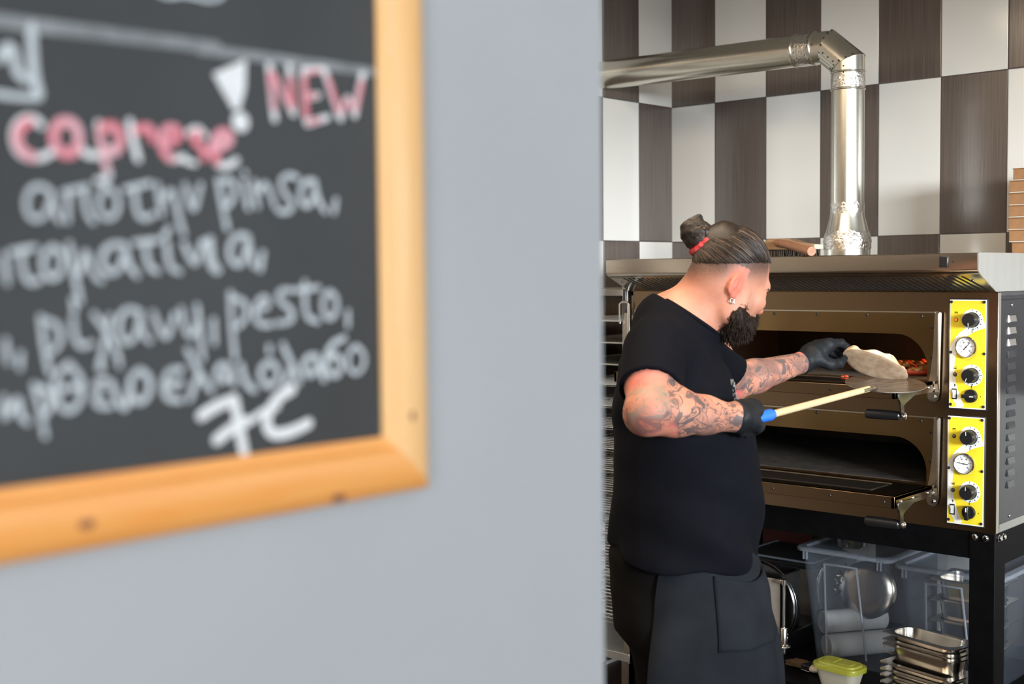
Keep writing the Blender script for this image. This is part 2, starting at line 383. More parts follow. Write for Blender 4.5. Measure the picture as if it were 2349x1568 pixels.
# ------------------------------------------------------------------ chalkboard with pine frame on the grey wall
cb = thing('chalkboard', 'pine-framed black menu board with chalk lettering on the grey wall', 'chalkboard', (2.60, -4.56, 1.517))
BX = 2.60
MB().box(BX, BX+0.008, -5.06, -4.095, 1.553, 2.10).build('board_panel', m_board, cb, smooth=0)
def frame_bar(name, poly, a, b, axis, m, cut):
    """Moulded bar; cut = how much the inner edge is shortened for the mitre."""
    mb = MB(); n = len(poly); v = []
    for k, h in ((0, a), (1, b)):
        for w, d in poly:      # w: 0 outer .. .043 inner, d: thickness off the wall
            hh = h + (w if k == 0 else -w)*cut
            v.append((BX+d, hh, 1.517+w) if axis == 'y' else (BX+d, -4.0568-w, hh))
    f = [tuple(range(n))[::-1], tuple(range(n, 2*n))] + [(i, (i+1) % n, n+(i+1) % n, n+i) for i in range(n)]
    return mb.add(v, f).build(name, m, cb, smooth=30)
prof = [(0, 0), (0, 0.013), (0.003, 0.016), (0.010, 0.0185), (0.026, 0.0185), (0.033, 0.016), (0.036, 0.012), (0.043, 0.010), (0.043, 0)]
r1 = frame_bar('frame_rail', prof, -5.10, -4.0568, 'y', m_pine_h, 1)
r2 = frame_bar('frame_upright', prof, 1.517, 2.143, 'z', m_pine_v, 1)
def flip_bar(name, axis, m):
    mb = MB(); n = len(prof); v = []
    for k in (0, 1):
        for w, d in prof:
            if axis == 'y': v.append((BX+d, (-5.10+w, -4.0568-w)[k], 2.143-w))
            else: v.append((BX+d, -5.10+w, (1.517+w, 2.143-w)[k]))
    f = [tuple(range(n))[::-1], tuple(range(n, 2*n))] + [(i, (i+1) % n, n+(i+1) % n, n+i) for i in range(n)]
    mb.add(v, f).build(name, m, cb, smooth=30)
flip_bar('frame_rail', 'y', m_pine_h); flip_bar('frame_upright', 'z', m_pine_v)
for name, p, r, par in (('knot', (-4.0772, 1.574), 0.0035, r2), ('knot', (-4.345, 1.533), 0.0042, r1), ('knot', (-4.150, 1.522), 0.004, r1)):
    MB().ball((BX+0.0183, p[0], p[1]), r, squash=(0.12, 0.8, 1.3) if par is r2 else (0.12, 1.6, 0.8)).build(name, m_knot, par)
STROKES = {
 'line': [
  (0.0042,[(-4.3861,1.8262),(-4.3574,1.8265),(-4.3147,1.8275),(-4.2379,1.8292)]),
  (0.0033,[(-4.2513,1.8265),(-4.1812,1.8277),(-4.1032,1.8283)]),
 ],
 'squig': [
  (0.0015,[(-4.2808,1.8574),(-4.2729,1.8563),(-4.2648,1.8593),(-4.2552,1.8596),(-4.2456,1.8585),(-4.2371,1.8602),(-4.2327,1.8636)]),
 ],
 'd': [
  (0.0031,[(-4.3653,1.8259),(-4.3652,1.8101),(-4.3645,1.7974),(-4.3620,1.7870)]),
  (0.0028,[(-4.3846,1.8046),(-4.3806,1.8122),(-4.3770,1.8113),(-4.3757,1.8046),(-4.3748,1.7979),(-4.3696,1.7947)]),
  (0.0021,[(-4.3874,1.7846),(-4.3744,1.7842),(-4.3621,1.7849)]),
 ],
 'caprese_white': [
  (0.0022,[(-4.3609,1.7690),(-4.3647,1.7729),(-4.3714,1.7724),(-4.3766,1.7677),(-4.3784,1.7602),(-4.3754,1.7520),(-4.3677,1.7492),(-4.3597,1.7508),(-4.3551,1.7538)]),
  (0.0022,[(-4.3377,1.7675),(-4.3374,1.7587),(-4.3328,1.7535),(-4.3255,1.7540)]),
  (0.0023,[(-4.3243,1.7729),(-4.3229,1.7597),(-4.3185,1.7421)]),
  (0.0017,[(-4.3198,1.7392),(-4.3266,1.7389)]),
  (0.0024,[(-4.3031,1.7758),(-4.3009,1.7635),(-4.2980,1.7534)]),
  (0.0021,[(-4.2731,1.7543),(-4.2649,1.7566)]),
  (0.0023,[(-4.2493,1.7718),(-4.2547,1.7761),(-4.2611,1.7721)]),
  (0.0018,[(-4.2568,1.7529),(-4.2643,1.7542)]),
  (0.0024,[(-4.2401,1.7539),(-4.2329,1.7517),(-4.2247,1.7568)]),
 ],
 'caprese_red': [
  (0.0028,[(-4.3682,1.7705),(-4.3738,1.7679),(-4.3768,1.7603),(-4.3737,1.7531),(-4.3671,1.7503)]),
  (0.0030,[(-4.3377,1.7675),(-4.3417,1.7724),(-4.3487,1.7726),(-4.3538,1.7668),(-4.3538,1.7587),(-4.3487,1.7531),(-4.3423,1.7535),(-4.3382,1.7587),(-4.3377,1.7675)]),
  (0.0030,[(-4.3219,1.7709),(-4.3139,1.7727),(-4.3097,1.7668),(-4.3108,1.7594),(-4.3169,1.7556),(-4.3217,1.7581)]),
  (0.0017,[(-4.3239,1.7685),(-4.3224,1.7564),(-4.3196,1.7454)]),
  (0.0028,[(-4.2988,1.7704),(-4.2929,1.7737),(-4.2878,1.7718),(-4.2880,1.7661)]),
  (0.0028,[(-4.2815,1.7637),(-4.2700,1.7668),(-4.2679,1.7722),(-4.2738,1.7752),(-4.2799,1.7719),(-4.2821,1.7636),(-4.2790,1.7569),(-4.2744,1.7548)]),
  (0.0026,[(-4.2535,1.7721),(-4.2590,1.7711),(-4.2564,1.7660),(-4.2496,1.7623),(-4.2504,1.7568)]),
  (0.0032,[(-4.2447,1.7622),(-4.2319,1.7667),(-4.2287,1.7720),(-4.2347,1.7754),(-4.2415,1.7704),(-4.2435,1.7623),(-4.2407,1.7559)]),
 ],
 'excl': [
  (0.0022,[(-4.2203,1.7825),(-4.2191,1.7826),(-4.2197,1.7820)]),
 ],
 'new_white': [
  (0.0025,[(-4.1964,1.8223),(-4.1925,1.7868)]),
  (0.0025,[(-4.1793,1.8237),(-4.1767,1.7919)]),
  (0.0022,[(-4.1965,1.8218),(-4.1767,1.7924)]),
  (0.0025,[(-4.1672,1.8224),(-4.1653,1.7880)]),
  (0.0023,[(-4.1672,1.8224),(-4.1492,1.8252)]),
  (0.0023,[(-4.1649,1.8043),(-4.1545,1.8063)]),
  (0.0023,[(-4.1646,1.7859),(-4.1464,1.7917)]),
  (0.0026,[(-4.1485,1.8244),(-4.1343,1.7922)]),
  (0.0020,[(-4.1343,1.7922),(-4.1273,1.8112),(-4.1211,1.7955)]),
  (0.0026,[(-4.1211,1.7955),(-4.1130,1.8255)]),
 ],
 'new_red': [
  (0.0019,[(-4.1959,1.8160),(-4.1932,1.7942)]),
  (0.0019,[(-4.1791,1.8157),(-4.1773,1.7977)]),
  (0.0018,[(-4.1946,1.8172),(-4.1780,1.7955)]),
  (0.0020,[(-4.1669,1.8170),(-4.1656,1.7912)]),
  (0.0014,[(-4.1652,1.8210),(-4.1527,1.8234)]),
  (0.0014,[(-4.1642,1.8045),(-4.1573,1.8059)]),
  (0.0014,[(-4.1633,1.7865),(-4.1535,1.7895)]),
  (0.0020,[(-4.1458,1.8193),(-4.1363,1.7970)]),
  (0.0014,[(-4.1320,1.7974),(-4.1277,1.8084),(-4.1225,1.7993)]),
  (0.0021,[(-4.1195,1.8007),(-4.1146,1.8192)]),
 ],
 'row_one': [
  (0.0016,[(-4.3558,1.7300),(-4.3614,1.7344),(-4.3694,1.7321),(-4.3724,1.7234),(-4.3699,1.7150),(-4.3632,1.7141),(-4.3572,1.7218),(-4.3558,1.7300),(-4.3544,1.7186),(-4.3511,1.7138)]),
  (0.0017,[(-4.3483,1.7308),(-4.3327,1.7348)]),
  (0.0017,[(-4.3453,1.7315),(-4.3464,1.7139)]),
  (0.0017,[(-4.3352,1.7336),(-4.3344,1.7203),(-4.3297,1.7138)]),
  (0.0017,[(-4.3193,1.7348),(-4.3250,1.7306),(-4.3264,1.7228),(-4.3230,1.7162),(-4.3162,1.7164),(-4.3122,1.7232),(-4.3132,1.7311),(-4.3193,1.7348)]),
  (0.0017,[(-4.3198,1.7392),(-4.3223,1.7369)]),
  (0.0018,[(-4.3075,1.7342),(-4.2900,1.7389)]),
  (0.0018,[(-4.3011,1.7344),(-4.3003,1.7202),(-4.2946,1.7158),(-4.2880,1.7194)]),
  (0.0018,[(-4.2848,1.7380),(-4.2821,1.7196)]),
  (0.0018,[(-4.2812,1.7266),(-4.2763,1.7355),(-4.2721,1.7327),(-4.2700,1.7187),(-4.2665,1.7076)]),
  (0.0018,[(-4.2647,1.7389),(-4.2588,1.7190),(-4.2530,1.7394)]),
  (0.0019,[(-4.2394,1.7432),(-4.2366,1.7269),(-4.2330,1.7116)]),
  (0.0019,[(-4.2368,1.7428),(-4.2288,1.7442),(-4.2261,1.7376),(-4.2298,1.7282),(-4.2354,1.7259)]),
  (0.0019,[(-4.2189,1.7431),(-4.2182,1.7359),(-4.2159,1.7255)]),
  (0.0019,[(-4.2187,1.7494),(-4.2181,1.7484)]),
  (0.0019,[(-4.2106,1.7435),(-4.2082,1.7268)]),
  (0.0019,[(-4.2080,1.7363),(-4.2023,1.7439),(-4.1979,1.7378),(-4.1936,1.7273)]),
  (0.0019,[(-4.1744,1.7479),(-4.1811,1.7501),(-4.1892,1.7456),(-4.1867,1.7372),(-4.1775,1.7300),(-4.1817,1.7239),(-4.1903,1.7242)]),
  (0.0020,[(-4.1587,1.7460),(-4.1656,1.7467),(-4.1718,1.7410),(-4.1711,1.7302),(-4.1646,1.7282),(-4.1589,1.7361),(-4.1587,1.7460),(-4.1568,1.7340),(-4.1500,1.7254)]),
  (0.0020,[(-4.1399,1.7340),(-4.1419,1.7251)]),
 ],
 'row_two': [
  (0.0017,[(-4.3861,1.6935),(-4.3844,1.6776)]),
  (0.0018,[(-4.3816,1.6954),(-4.3671,1.6979)]),
  (0.0018,[(-4.3761,1.6957),(-4.3748,1.6829),(-4.3706,1.6769),(-4.3648,1.6790)]),
  (0.0018,[(-4.3562,1.6985),(-4.3615,1.6947),(-4.3629,1.6860),(-4.3597,1.6800),(-4.3533,1.6805),(-4.3499,1.6882),(-4.3511,1.6958),(-4.3562,1.6985)]),
  (0.0018,[(-4.3457,1.7003),(-4.3432,1.6838),(-4.3396,1.6660)]),
  (0.0018,[(-4.3438,1.6838),(-4.3385,1.6826),(-4.3356,1.6993),(-4.3307,1.6820),(-4.3253,1.6781)]),
  (0.0019,[(-4.3085,1.6995),(-4.3160,1.7011),(-4.3242,1.6960),(-4.3245,1.6870),(-4.3190,1.6819),(-4.3114,1.6859),(-4.3085,1.6995),(-4.3069,1.6881),(-4.3008,1.6812)]),
  (0.0019,[(-4.3021,1.7016),(-4.2852,1.7032)]),
  (0.0019,[(-4.2944,1.7017),(-4.2932,1.6870),(-4.2864,1.6835)]),
  (0.0019,[(-4.2792,1.7016),(-4.2777,1.6858),(-4.2703,1.6834)]),
  (0.0019,[(-4.2770,1.7109),(-4.2811,1.7056)]),
  (0.0020,[(-4.2664,1.7011),(-4.2583,1.6851),(-4.2526,1.7025)]),
  (0.0020,[(-4.2490,1.7037),(-4.2473,1.6869),(-4.2418,1.6832)]),
  (0.0020,[(-4.2463,1.7047),(-4.2454,1.6899),(-4.2402,1.6842)]),
  (0.0020,[(-4.2166,1.7067),(-4.2241,1.7081),(-4.2317,1.7013),(-4.2320,1.6920),(-4.2259,1.6868),(-4.2196,1.6909),(-4.2166,1.7067)]),
  (0.0020,[(-4.2166,1.7067),(-4.2144,1.6931),(-4.2121,1.6867)]),
  (0.0021,[(-4.2048,1.6957),(-4.2072,1.6846)]),
 ],
 'row_three': [
  (0.0016,[(-4.3778,1.6369),(-4.3785,1.6283)]),
  (0.0016,[(-4.3865,1.6448),(-4.3859,1.6320)]),
  (0.0017,[(-4.3650,1.6574),(-4.3628,1.6361),(-4.3601,1.6239)]),
  (0.0017,[(-4.3633,1.6557),(-4.3547,1.6532),(-4.3515,1.6454),(-4.3564,1.6374),(-4.3605,1.6365)]),
  (0.0017,[(-4.3447,1.6567),(-4.3439,1.6440),(-4.3399,1.6382),(-4.3326,1.6407)]),
  (0.0017,[(-4.3443,1.6672),(-4.3434,1.6606)]),
  (0.0017,[(-4.3308,1.6580),(-4.3220,1.6464),(-4.3149,1.6313),(-4.3147,1.6256)]),
  (0.0017,[(-4.3204,1.6565),(-4.3233,1.6419),(-4.3280,1.6286),(-4.3263,1.6240)]),
  (0.0018,[(-4.2995,1.6582),(-4.3071,1.6613),(-4.3142,1.6563),(-4.3146,1.6438),(-4.3084,1.6384),(-4.3011,1.6456),(-4.2995,1.6582),(-4.2980,1.6443),(-4.2929,1.6400)]),
  (0.0018,[(-4.2904,1.6579),(-4.2814,1.6377),(-4.2745,1.6563)]),
  (0.0018,[(-4.2696,1.6597),(-4.2673,1.6454),(-4.2619,1.6404),(-4.2582,1.6498)]),
  (0.0018,[(-4.2579,1.6612),(-4.2556,1.6425),(-4.2543,1.6268)]),
  (0.0019,[(-4.2454,1.6518),(-4.2451,1.6366)]),
  (0.0019,[(-4.2317,1.6691),(-4.2312,1.6476),(-4.2291,1.6254)]),
  (0.0019,[(-4.2296,1.6660),(-4.2193,1.6627),(-4.2184,1.6527),(-4.2264,1.6468)]),
  (0.0019,[(-4.2112,1.6569),(-4.1997,1.6597),(-4.2034,1.6667),(-4.2103,1.6631),(-4.2128,1.6519),(-4.2077,1.6468),(-4.1992,1.6471)]),
  (0.0020,[(-4.1814,1.6701),(-4.1909,1.6703),(-4.1934,1.6640),(-4.1802,1.6560),(-4.1812,1.6484),(-4.1938,1.6475)]),
  (0.0020,[(-4.1693,1.6757),(-4.1699,1.6512),(-4.1585,1.6476)]),
  (0.0020,[(-4.1767,1.6701),(-4.1571,1.6717)]),
  (0.0020,[(-4.1472,1.6689),(-4.1531,1.6644),(-4.1537,1.6540),(-4.1476,1.6485),(-4.1408,1.6536),(-4.1405,1.6642),(-4.1472,1.6689)]),
  (0.0019,[(-4.1305,1.6540),(-4.1307,1.6433)]),
 ],
 'row_four': [
  (0.0019,[(-4.3887,1.6119),(-4.3892,1.5971),(-4.3798,1.6134),(-4.3791,1.6004),(-4.3748,1.5963)]),
  (0.0017,[(-4.3702,1.6181),(-4.3667,1.6015),(-4.3643,1.5871)]),
  (0.0019,[(-4.3680,1.6163),(-4.3606,1.6141),(-4.3597,1.6042),(-4.3651,1.5992)]),
  (0.0019,[(-4.3479,1.6292),(-4.3557,1.6236),(-4.3577,1.6139),(-4.3540,1.6026),(-4.3470,1.5998),(-4.3402,1.6070),(-4.3393,1.6181),(-4.3479,1.6292)]),
  (0.0019,[(-4.3559,1.6143),(-4.3400,1.6148)]),
  (0.0020,[(-4.3261,1.6330),(-4.3281,1.6253)]),
  (0.0020,[(-4.3247,1.6177),(-4.3315,1.6165),(-4.3280,1.6106),(-4.3324,1.6064),(-4.3288,1.6016),(-4.3214,1.6015)]),
  (0.0020,[(-4.3210,1.6163),(-4.3146,1.6004),(-4.3102,1.5989),(-4.3079,1.6114)]),
  (0.0020,[(-4.3005,1.6224),(-4.3071,1.6182),(-4.3080,1.6068),(-4.3011,1.6010),(-4.2938,1.6068),(-4.2935,1.6173),(-4.3005,1.6224)]),
  (0.0021,[(-4.2707,1.6206),(-4.2795,1.6211),(-4.2844,1.6120),(-4.2820,1.6024),(-4.2719,1.6010)]),
  (0.0021,[(-4.2825,1.6107),(-4.2709,1.6122)]),
  (0.0021,[(-4.2656,1.6328),(-4.2556,1.6148),(-4.2481,1.6052)]),
  (0.0021,[(-4.2584,1.6150),(-4.2650,1.6010)]),
  (0.0021,[(-4.2344,1.6207),(-4.2409,1.6224),(-4.2453,1.6153),(-4.2405,1.6101),(-4.2345,1.6146),(-4.2344,1.6207),(-4.2303,1.6082)]),
  (0.0022,[(-4.2248,1.6208),(-4.2207,1.6075),(-4.2141,1.6032)]),
  (0.0022,[(-4.2006,1.6219),(-4.2084,1.6179),(-4.2086,1.6091),(-4.2011,1.6042),(-4.1940,1.6088),(-4.1938,1.6170),(-4.2006,1.6219)]),
  (0.0019,[(-4.2011,1.6320),(-4.2008,1.6282)]),
  (0.0022,[(-4.1895,1.6327),(-4.1803,1.6162),(-4.1758,1.6056)]),
  (0.0022,[(-4.1819,1.6170),(-4.1886,1.6052)]),
  (0.0023,[(-4.1591,1.6228),(-4.1673,1.6239),(-4.1731,1.6171),(-4.1676,1.6089),(-4.1593,1.6136),(-4.1591,1.6228),(-4.1536,1.6060)]),
  (0.0023,[(-4.1343,1.6348),(-4.1463,1.6313),(-4.1524,1.6211),(-4.1494,1.6097),(-4.1409,1.6078),(-4.1365,1.6162),(-4.1423,1.6245),(-4.1499,1.6209)]),
  (0.0018,[(-4.1232,1.6289),(-4.1311,1.6239),(-4.1314,1.6132),(-4.1236,1.6073),(-4.1156,1.6136),(-4.1154,1.6231),(-4.1232,1.6289)]),
 ],
 'price': [
  (0.0037,[(-4.2567,1.5895),(-4.2444,1.5951),(-4.2306,1.5983)]),
  (0.0038,[(-4.2306,1.5983),(-4.2267,1.5769),(-4.2234,1.5615)]),
  (0.0038,[(-4.2450,1.5725),(-4.2318,1.5798),(-4.2214,1.5826)]),
  (0.0039,[(-4.1823,1.6015),(-4.1950,1.5967),(-4.2038,1.5860),(-4.2048,1.5772),(-4.1988,1.5709),(-4.1830,1.5719),(-4.1684,1.5764)]),
  (0.0025,[(-4.2184,1.5823),(-4.2061,1.5888),(-4.1952,1.5904)]),
 ],
}
EXCLAIM_WEDGE = [(-4.2416,1.8121),(-4.2155,1.8241),(-4.2167,1.8045),(-4.2214,1.7906),(-4.2264,1.7902),(-4.2340,1.8007)]
XN = Vector((1, 0, 0))
def chalk(name, keys, m, lift, label=None):
    mb = MB()
    for key in keys:
        for hw, pts in STROKES[key]:
            P = [Vector((BX+0.008+lift, y, z)) for y, z in pts]
            # smooth the hand-drawn polyline a little (one corner-cutting pass)
            if len(P) > 2:
                for _ in range(2):
                    Q = [P[0]]
                    for a, b in zip(P[:-1], P[1:]): Q += [a*0.75+b*0.25, a*0.25+b*0.75]
                    P = Q+[P[-1]]
            mb.tube(P, hw, n=8, flat=(XN, 0.12), caps=True)
            for e in (P[0], P[-1]): mb.ball(e, hw, n=10, m=6, squash=(0.12, 1, 1))
    o = mb.build(name, m, cb, smooth=60)
    if label: o['label'] = label
chalk('ruled_line', ['line'], m_chalk_g, 0.0002, 'grey hand-ruled chalk line')
for key in ('squig', 'd'): chalk('lettering', [key], m_chalk, 0.0004)
for key, w_ in (('caprese', 'caprese'), ('new', 'NEW')):
    chalk('lettering', [key+'_white'], m_chalk_w, 0.0004, 'white outline of the word '+w_)
    chalk('lettering', [key+'_red'], m_chalk_r, 0.0009, 'red fill of the word '+w_)
chalk('lettering', ['row_one'], m_chalk, 0.0004); chalk('lettering', ['row_two'], m_chalk, 0.0004)
chalk('lettering', ['row_three'], m_chalk, 0.0004); chalk('lettering', ['row_four'], m_chalk, 0.0004)
chalk('price', ['price'], m_chalk_w, 0.0006, 'white chalk price 7 euro')
mb = MB(); mb.prism(EXCLAIM_WEDGE, 'x', BX+0.008, BX+0.0088)
c0 = STROKES['excl'][0][1][0]; mb.ball((BX+0.008, c0[0], c0[1]), 0.0068, n=16, squash=(0.1, 1, 1)).build('exclamation_mark', m_chalk_w, cb)

# ------------------------------------------------------------------ twin-deck pizza oven
YF = -0.933
ov = thing('pizza_oven', 'double-deck steel pizza oven with two yellow control panels on a black stand', 'oven', (1.157, -0.48, 0.877))
OX0, OX1 = 0.478, 1.838
# body shell: front sheet with two openings, sides, back, top
def opening(zb, zt, r=0.105, x0=0.62, x1=1.622, n=10):
    L = [(x0, zb)] + [(x1, zb)]
    for i in range(n+1):
        a = PI/2*i/n; L.append((x1-r+r*math.cos(a), zt-r+r*math.sin(a)))
    for i in range(n+1):
        a = PI/2+PI/2*i/n; L.append((x0+r+r*math.cos(a), zt-r+r*math.sin(a)))
    return L
UP = dict(zb=1.337, zt=1.479, top=1.549, bot=1.262)
LO = dict(zb=1.010, zt=1.152, top=1.221, bot=0.936)
me = plate_with_holes([(OX0, 0.877), (OX1-0.0013, 0.877), (OX1-0.0013, 1.611), (OX0, 1.611)], [opening(d['zb']-0.012, d['zt']+0.01, 0.112, 0.61, 1.630) for d in (UP, LO)], YF, YF+0.012, 'front_sheet')
link('front_sheet', me, m_front, ov, smooth=30)
MB().box(OX0, OX1, YF+0.012, -0.03, 1.600, 1.611).box(OX0, OX1, -0.042, -0.03, 0.877, 1.600).box(OX0, OX0+0.012, YF+0.012, -0.042, 0.877, 1.600).box(OX0, OX1, YF+0.012, -0.03, 0.877, 0.889).build('casing', m_dark_steel, ov, smooth=0)
# right side: dark louvred sheet between a bright corner post and a pale sill
side = MB().box(OX1-0.012, OX1, -0.912, -0.042, 0.889, 1.600).build('side_panel', m_side, ov, smooth=0)
MB().prism([(YF+0.0, 0.879), (YF+0.021, 0.879), (YF+0.021, 1.609), (YF, 1.609)], 'x', OX1-0.0012, OX1+0.0015).build('corner_post', m_inox, ov, bevel=0.0006)
MB().box(OX1-0.010, OX1+0.002, -0.908, -0.04, 0.880, 0.903).build('side_sill', m_steel_side, ov, smooth=0)
MB().box(OX1-0.001, OX1+0.0012, -0.910, -0.04, 1.586, 1.5885).build('seam', m_gap, side, smooth=0)
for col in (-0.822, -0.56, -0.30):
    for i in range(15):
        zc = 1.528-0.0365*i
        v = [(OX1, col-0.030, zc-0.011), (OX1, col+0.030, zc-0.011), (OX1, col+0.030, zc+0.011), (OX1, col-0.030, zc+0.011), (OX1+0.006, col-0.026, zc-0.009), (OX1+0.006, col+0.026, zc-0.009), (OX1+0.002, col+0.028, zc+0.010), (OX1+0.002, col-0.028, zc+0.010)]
        MB().add(v, [(0, 1, 5, 4), (4, 5, 6, 7), (7, 6, 2, 3), (0, 4, 7, 3), (1, 2, 6, 5)]).build('louvre', m_inox if (col < -0.8 and i < 3) else m_side, side, smooth=0)  # top front louvres get bright steel to paint in the light they reflect
for y, z in ((-0.826, 1.570), (-0.826, 0.918)):
    MB().ball((OX1+0.001, y, z), 0.005, squash=(0.6, 1, 1)).build('screw', m_chrome, side)
# the decks
def deck(d, lit):
    zb, zt = d['zb'], d['zt']
    # door frame sheet standing proud of the front, heat-stained
    fr = link('door_frame', plate_with_holes([(0.519, zb-0.062), (1.648, zb-0.062), (1.648, d['top']), (0.519, d['top'])], [opening(zb, zt)], YF-0.008, YF, 'door_frame'), m_heat, ov, smooth=30)
    MB().box(0.519, 1.648, YF-0.012, YF-0.001, d['top']-0.003, d['top']+0.001).build('frame_lip', m_inox, fr, smooth=0)
    for x, z in ((0.62, d['top']-0.012), (0.86, d['top']-0.012), (1.08, d['top']-0.012), (1.241, d['top']-0.012), (1.419, d['top']-0.012), (1.603, d['top']-0.014), (1.636, d['top']-0.048), (1.636, zb+0.072), (0.56, zb+0.07), (0.56, zt)):
        MB().lathe([(0.0048, 0), (0.0048, -0.002), (0.003, -0.0035)], (x, YF-0.008, z), 'y', 10).build('screw', m_black, fr)
    # chamber
    mb = MB()
    x0, x1, y0, y1, z0, z1 = 0.60, 1.665, YF+0.010, -0.10, zb-0.012, zt+0.012
    v = [(x0, y0, z0), (x1, y0, z0), (x1, y1, z0), (x0, y1, z0), (x0, y0, z1), (x1, y0, z1), (x1, y1, z1), (x0, y1, z1)]
    mb.add(v, [(0, 1, 2, 3), (4, 7, 6, 5), (2, 6, 7, 3), (0, 3, 7, 4), (1, 5, 6, 2)])
    link('chamber', mb.mesh('chamber'), m_chamber, ov, smooth=0)
    MB().box(0.605, 1.66, YF+0.022, -0.105, zb-0.012, zb-0.001).build('baking_stone', m_stone, ov, smooth=0)
    # open door lying flat: frame with a glass, front lip, handle, side arm
    zt_ = zb-0.002
    dr = MB().box(0.60, 1.645, -1.2085, -0.944, zt_-0.012, zt_).box(0.60, 1.645, -1.2115, -1.200, zt_-0.036, zt_).box(1.634, 1.645, -1.2115, -0.950, zt_-0.036, zt_).box(0.60, 0.611, -1.2115, -0.950, zt_-0.036, zt_).build('door', m_front, ov, bevel=0.0012)
    MB().box(0.70, 1.535, -1.140, -1.026, zt_+0.0003, zt_+0.0018).build('door_glass', m_glass_dark, dr, smooth=0)
    MB().box(0.66, 1.532, -0.995, -0.989, zt_, zt_+0.0022).box(0.66, 1.532, -1.021, -1.016, zt_, zt_+0.0022).build('door_trim', m_inox, dr, smooth=0)
    for x in (0.72, 0.98, 1.235, 1.435, 1.612):
        MB().lathe([(0.0045, 0), (0.0045, -0.002), (0.003, -0.0035)], (x, -1.2115, zt_-0.018), 'y', 10).build('screw', m_black, dr)
    for y in (-1.17, -1.09, -0.985):
        MB().lathe([(0.005, 0), (0.005, 0.003), (0.003, 0.005)], (1.645, y, zt_-0.018), 'x', 10).build('bolt', m_chrome, dr)
    # handle: curved flat arm dropping from the door side, black grip
    zh = zb-0.091
    mb = MB(); arm = [(-1.205, zt_-0.030), (-1.06, zt_-0.030), (-1.02, zt_-0.012), (-1.00, zt_-0.012)]
    mb.prism([(-1.2, zt_-0.02), (-1.05, zt_-0.02), (-1.10, zt_-0.036), (-1.150, zt_-0.052), (-1.163, zh+0.03), (-1.160, zh-0.004), (-1.180, zh-0.004), (-1.186, zh+0.03), (-1.190, zt_-0.045), (-1.2, zt_-0.038)], 'x', 1.646, 1.651)
    mb.build('handle_arm', m_dark_steel, dr, bevel=0.001)
    MB().lathe([(0.010, 0.0), (0.0145, 0.004), (0.0150, 0.05), (0.0135, 0.108), (0.009, 0.112)], (1.532, -1.170, zh), 'x', 18).build('handle_grip', m_black, dr)
    MB().ball((1.655, -1.170, zh), 0.011, squash=(0.7, 1, 1)).build('handle_bolt', m_chrome, dr)
    MB().lathe([(0.007, 0), (0.007, 0.012)], (1.642, -1.170, zh), 'x', 12).build('handle_pin', m_chrome, dr)
    # pressed side stops of the door
    for sx in (1, -1):
        fx = (lambda x: x) if sx > 0 else (lambda x: 2.165-x)
        out = [(1.646, d['top']), (1.668, d['top']), (1.663, zb-0.040), (1.658, zb-0.060), (1.650, zb-0.067), (1.632, zb-0.065), (1.625, zb-0.055), (1.624, zb-0.022), (1.634, zb+0.025), (1.642, zb+0.095)]
        st = MB().prism([(fx(x), z) for x, z in out], 'y', YF-0.0108, YF-0.0082).build('door_stop', m_inox, ov, smooth=0)
        xs = sorted((fx(1.6595), fx(1.6625)))
        MB().prism([(YF-0.0108, d['top']), (YF-0.026, d['top']-0.006), (YF-0.026, zb+0.02), (YF-0.0108, zb-0.03)], 'x', xs[0], xs[1]).build('stop_flange', m_inox, st, smooth=0)
        for dx, dz in ((1.643, -0.026), (1.647, -0.052)):
            MB().lathe([(0.0065, 0), (0.0065, -0.004), (0.004, -0.007)], (fx(dx), YF-0.0108, zb+dz), 'y', 14).build('bolt', m_chrome, st)
m_heat = mat('heat_stained_steel', (0.29, 0.21, 0.108), 0.16, 1.0, color2=(0.24, 0.155, 0.07), nscale=2.5, bump=0.03, bscale=200, stretch=(0.5, 1, 2.2), rvar=0.03)
deck(UP, True); deck(LO, False)
# control panels
SW = [(1.802, 1.5135), (1.775, 1.506), (1.748, 1.492), (1.720, 1.468), (1.702, 1.429), (1.6955, 1.388), (1.6985, 1.347), (1.709, 1.303), (1.729, 1.257)]
def smoothline(P, k=2):
    P = [Vector(p) for p in P]
    for _ in range(k):
        Q = [P[0]]
        for a, b in zip(P[:-1], P[1:]): Q += [a*0.75+b*0.25, a*0.25+b*0.75]
        P = Q+[P[-1]]
    return P
def ribbon(mb, P, w, y0, y1, clip=None):
    P = smoothline(P); v = []
    for i, p in enumerate(P):
        t = (P[min(i+1, len(P)-1)]-P[max(i-1, 0)]).normalized(); nrm = Vector((-t.y, t.x))
        for sgn in (-1, 1):
            q = p+nrm*w*sgn
            if clip: q.x = min(max(q.x, clip[0]), clip[1]); q.y = min(max(q.y, clip[2]), clip[3])
            v.append((q.x, y0, q.y)); v.append((q.x, y1, q.y))
    f = []
    for i in range(len(P)-1):
        a = i*4; b = a+4; f += [(a, a+2, b+2, b), (a+1, b+1, b+3, a+3), (a, b, b+1, a+1), (a+2, a+3, b+3, b+2)]
    mb.add(v, f)
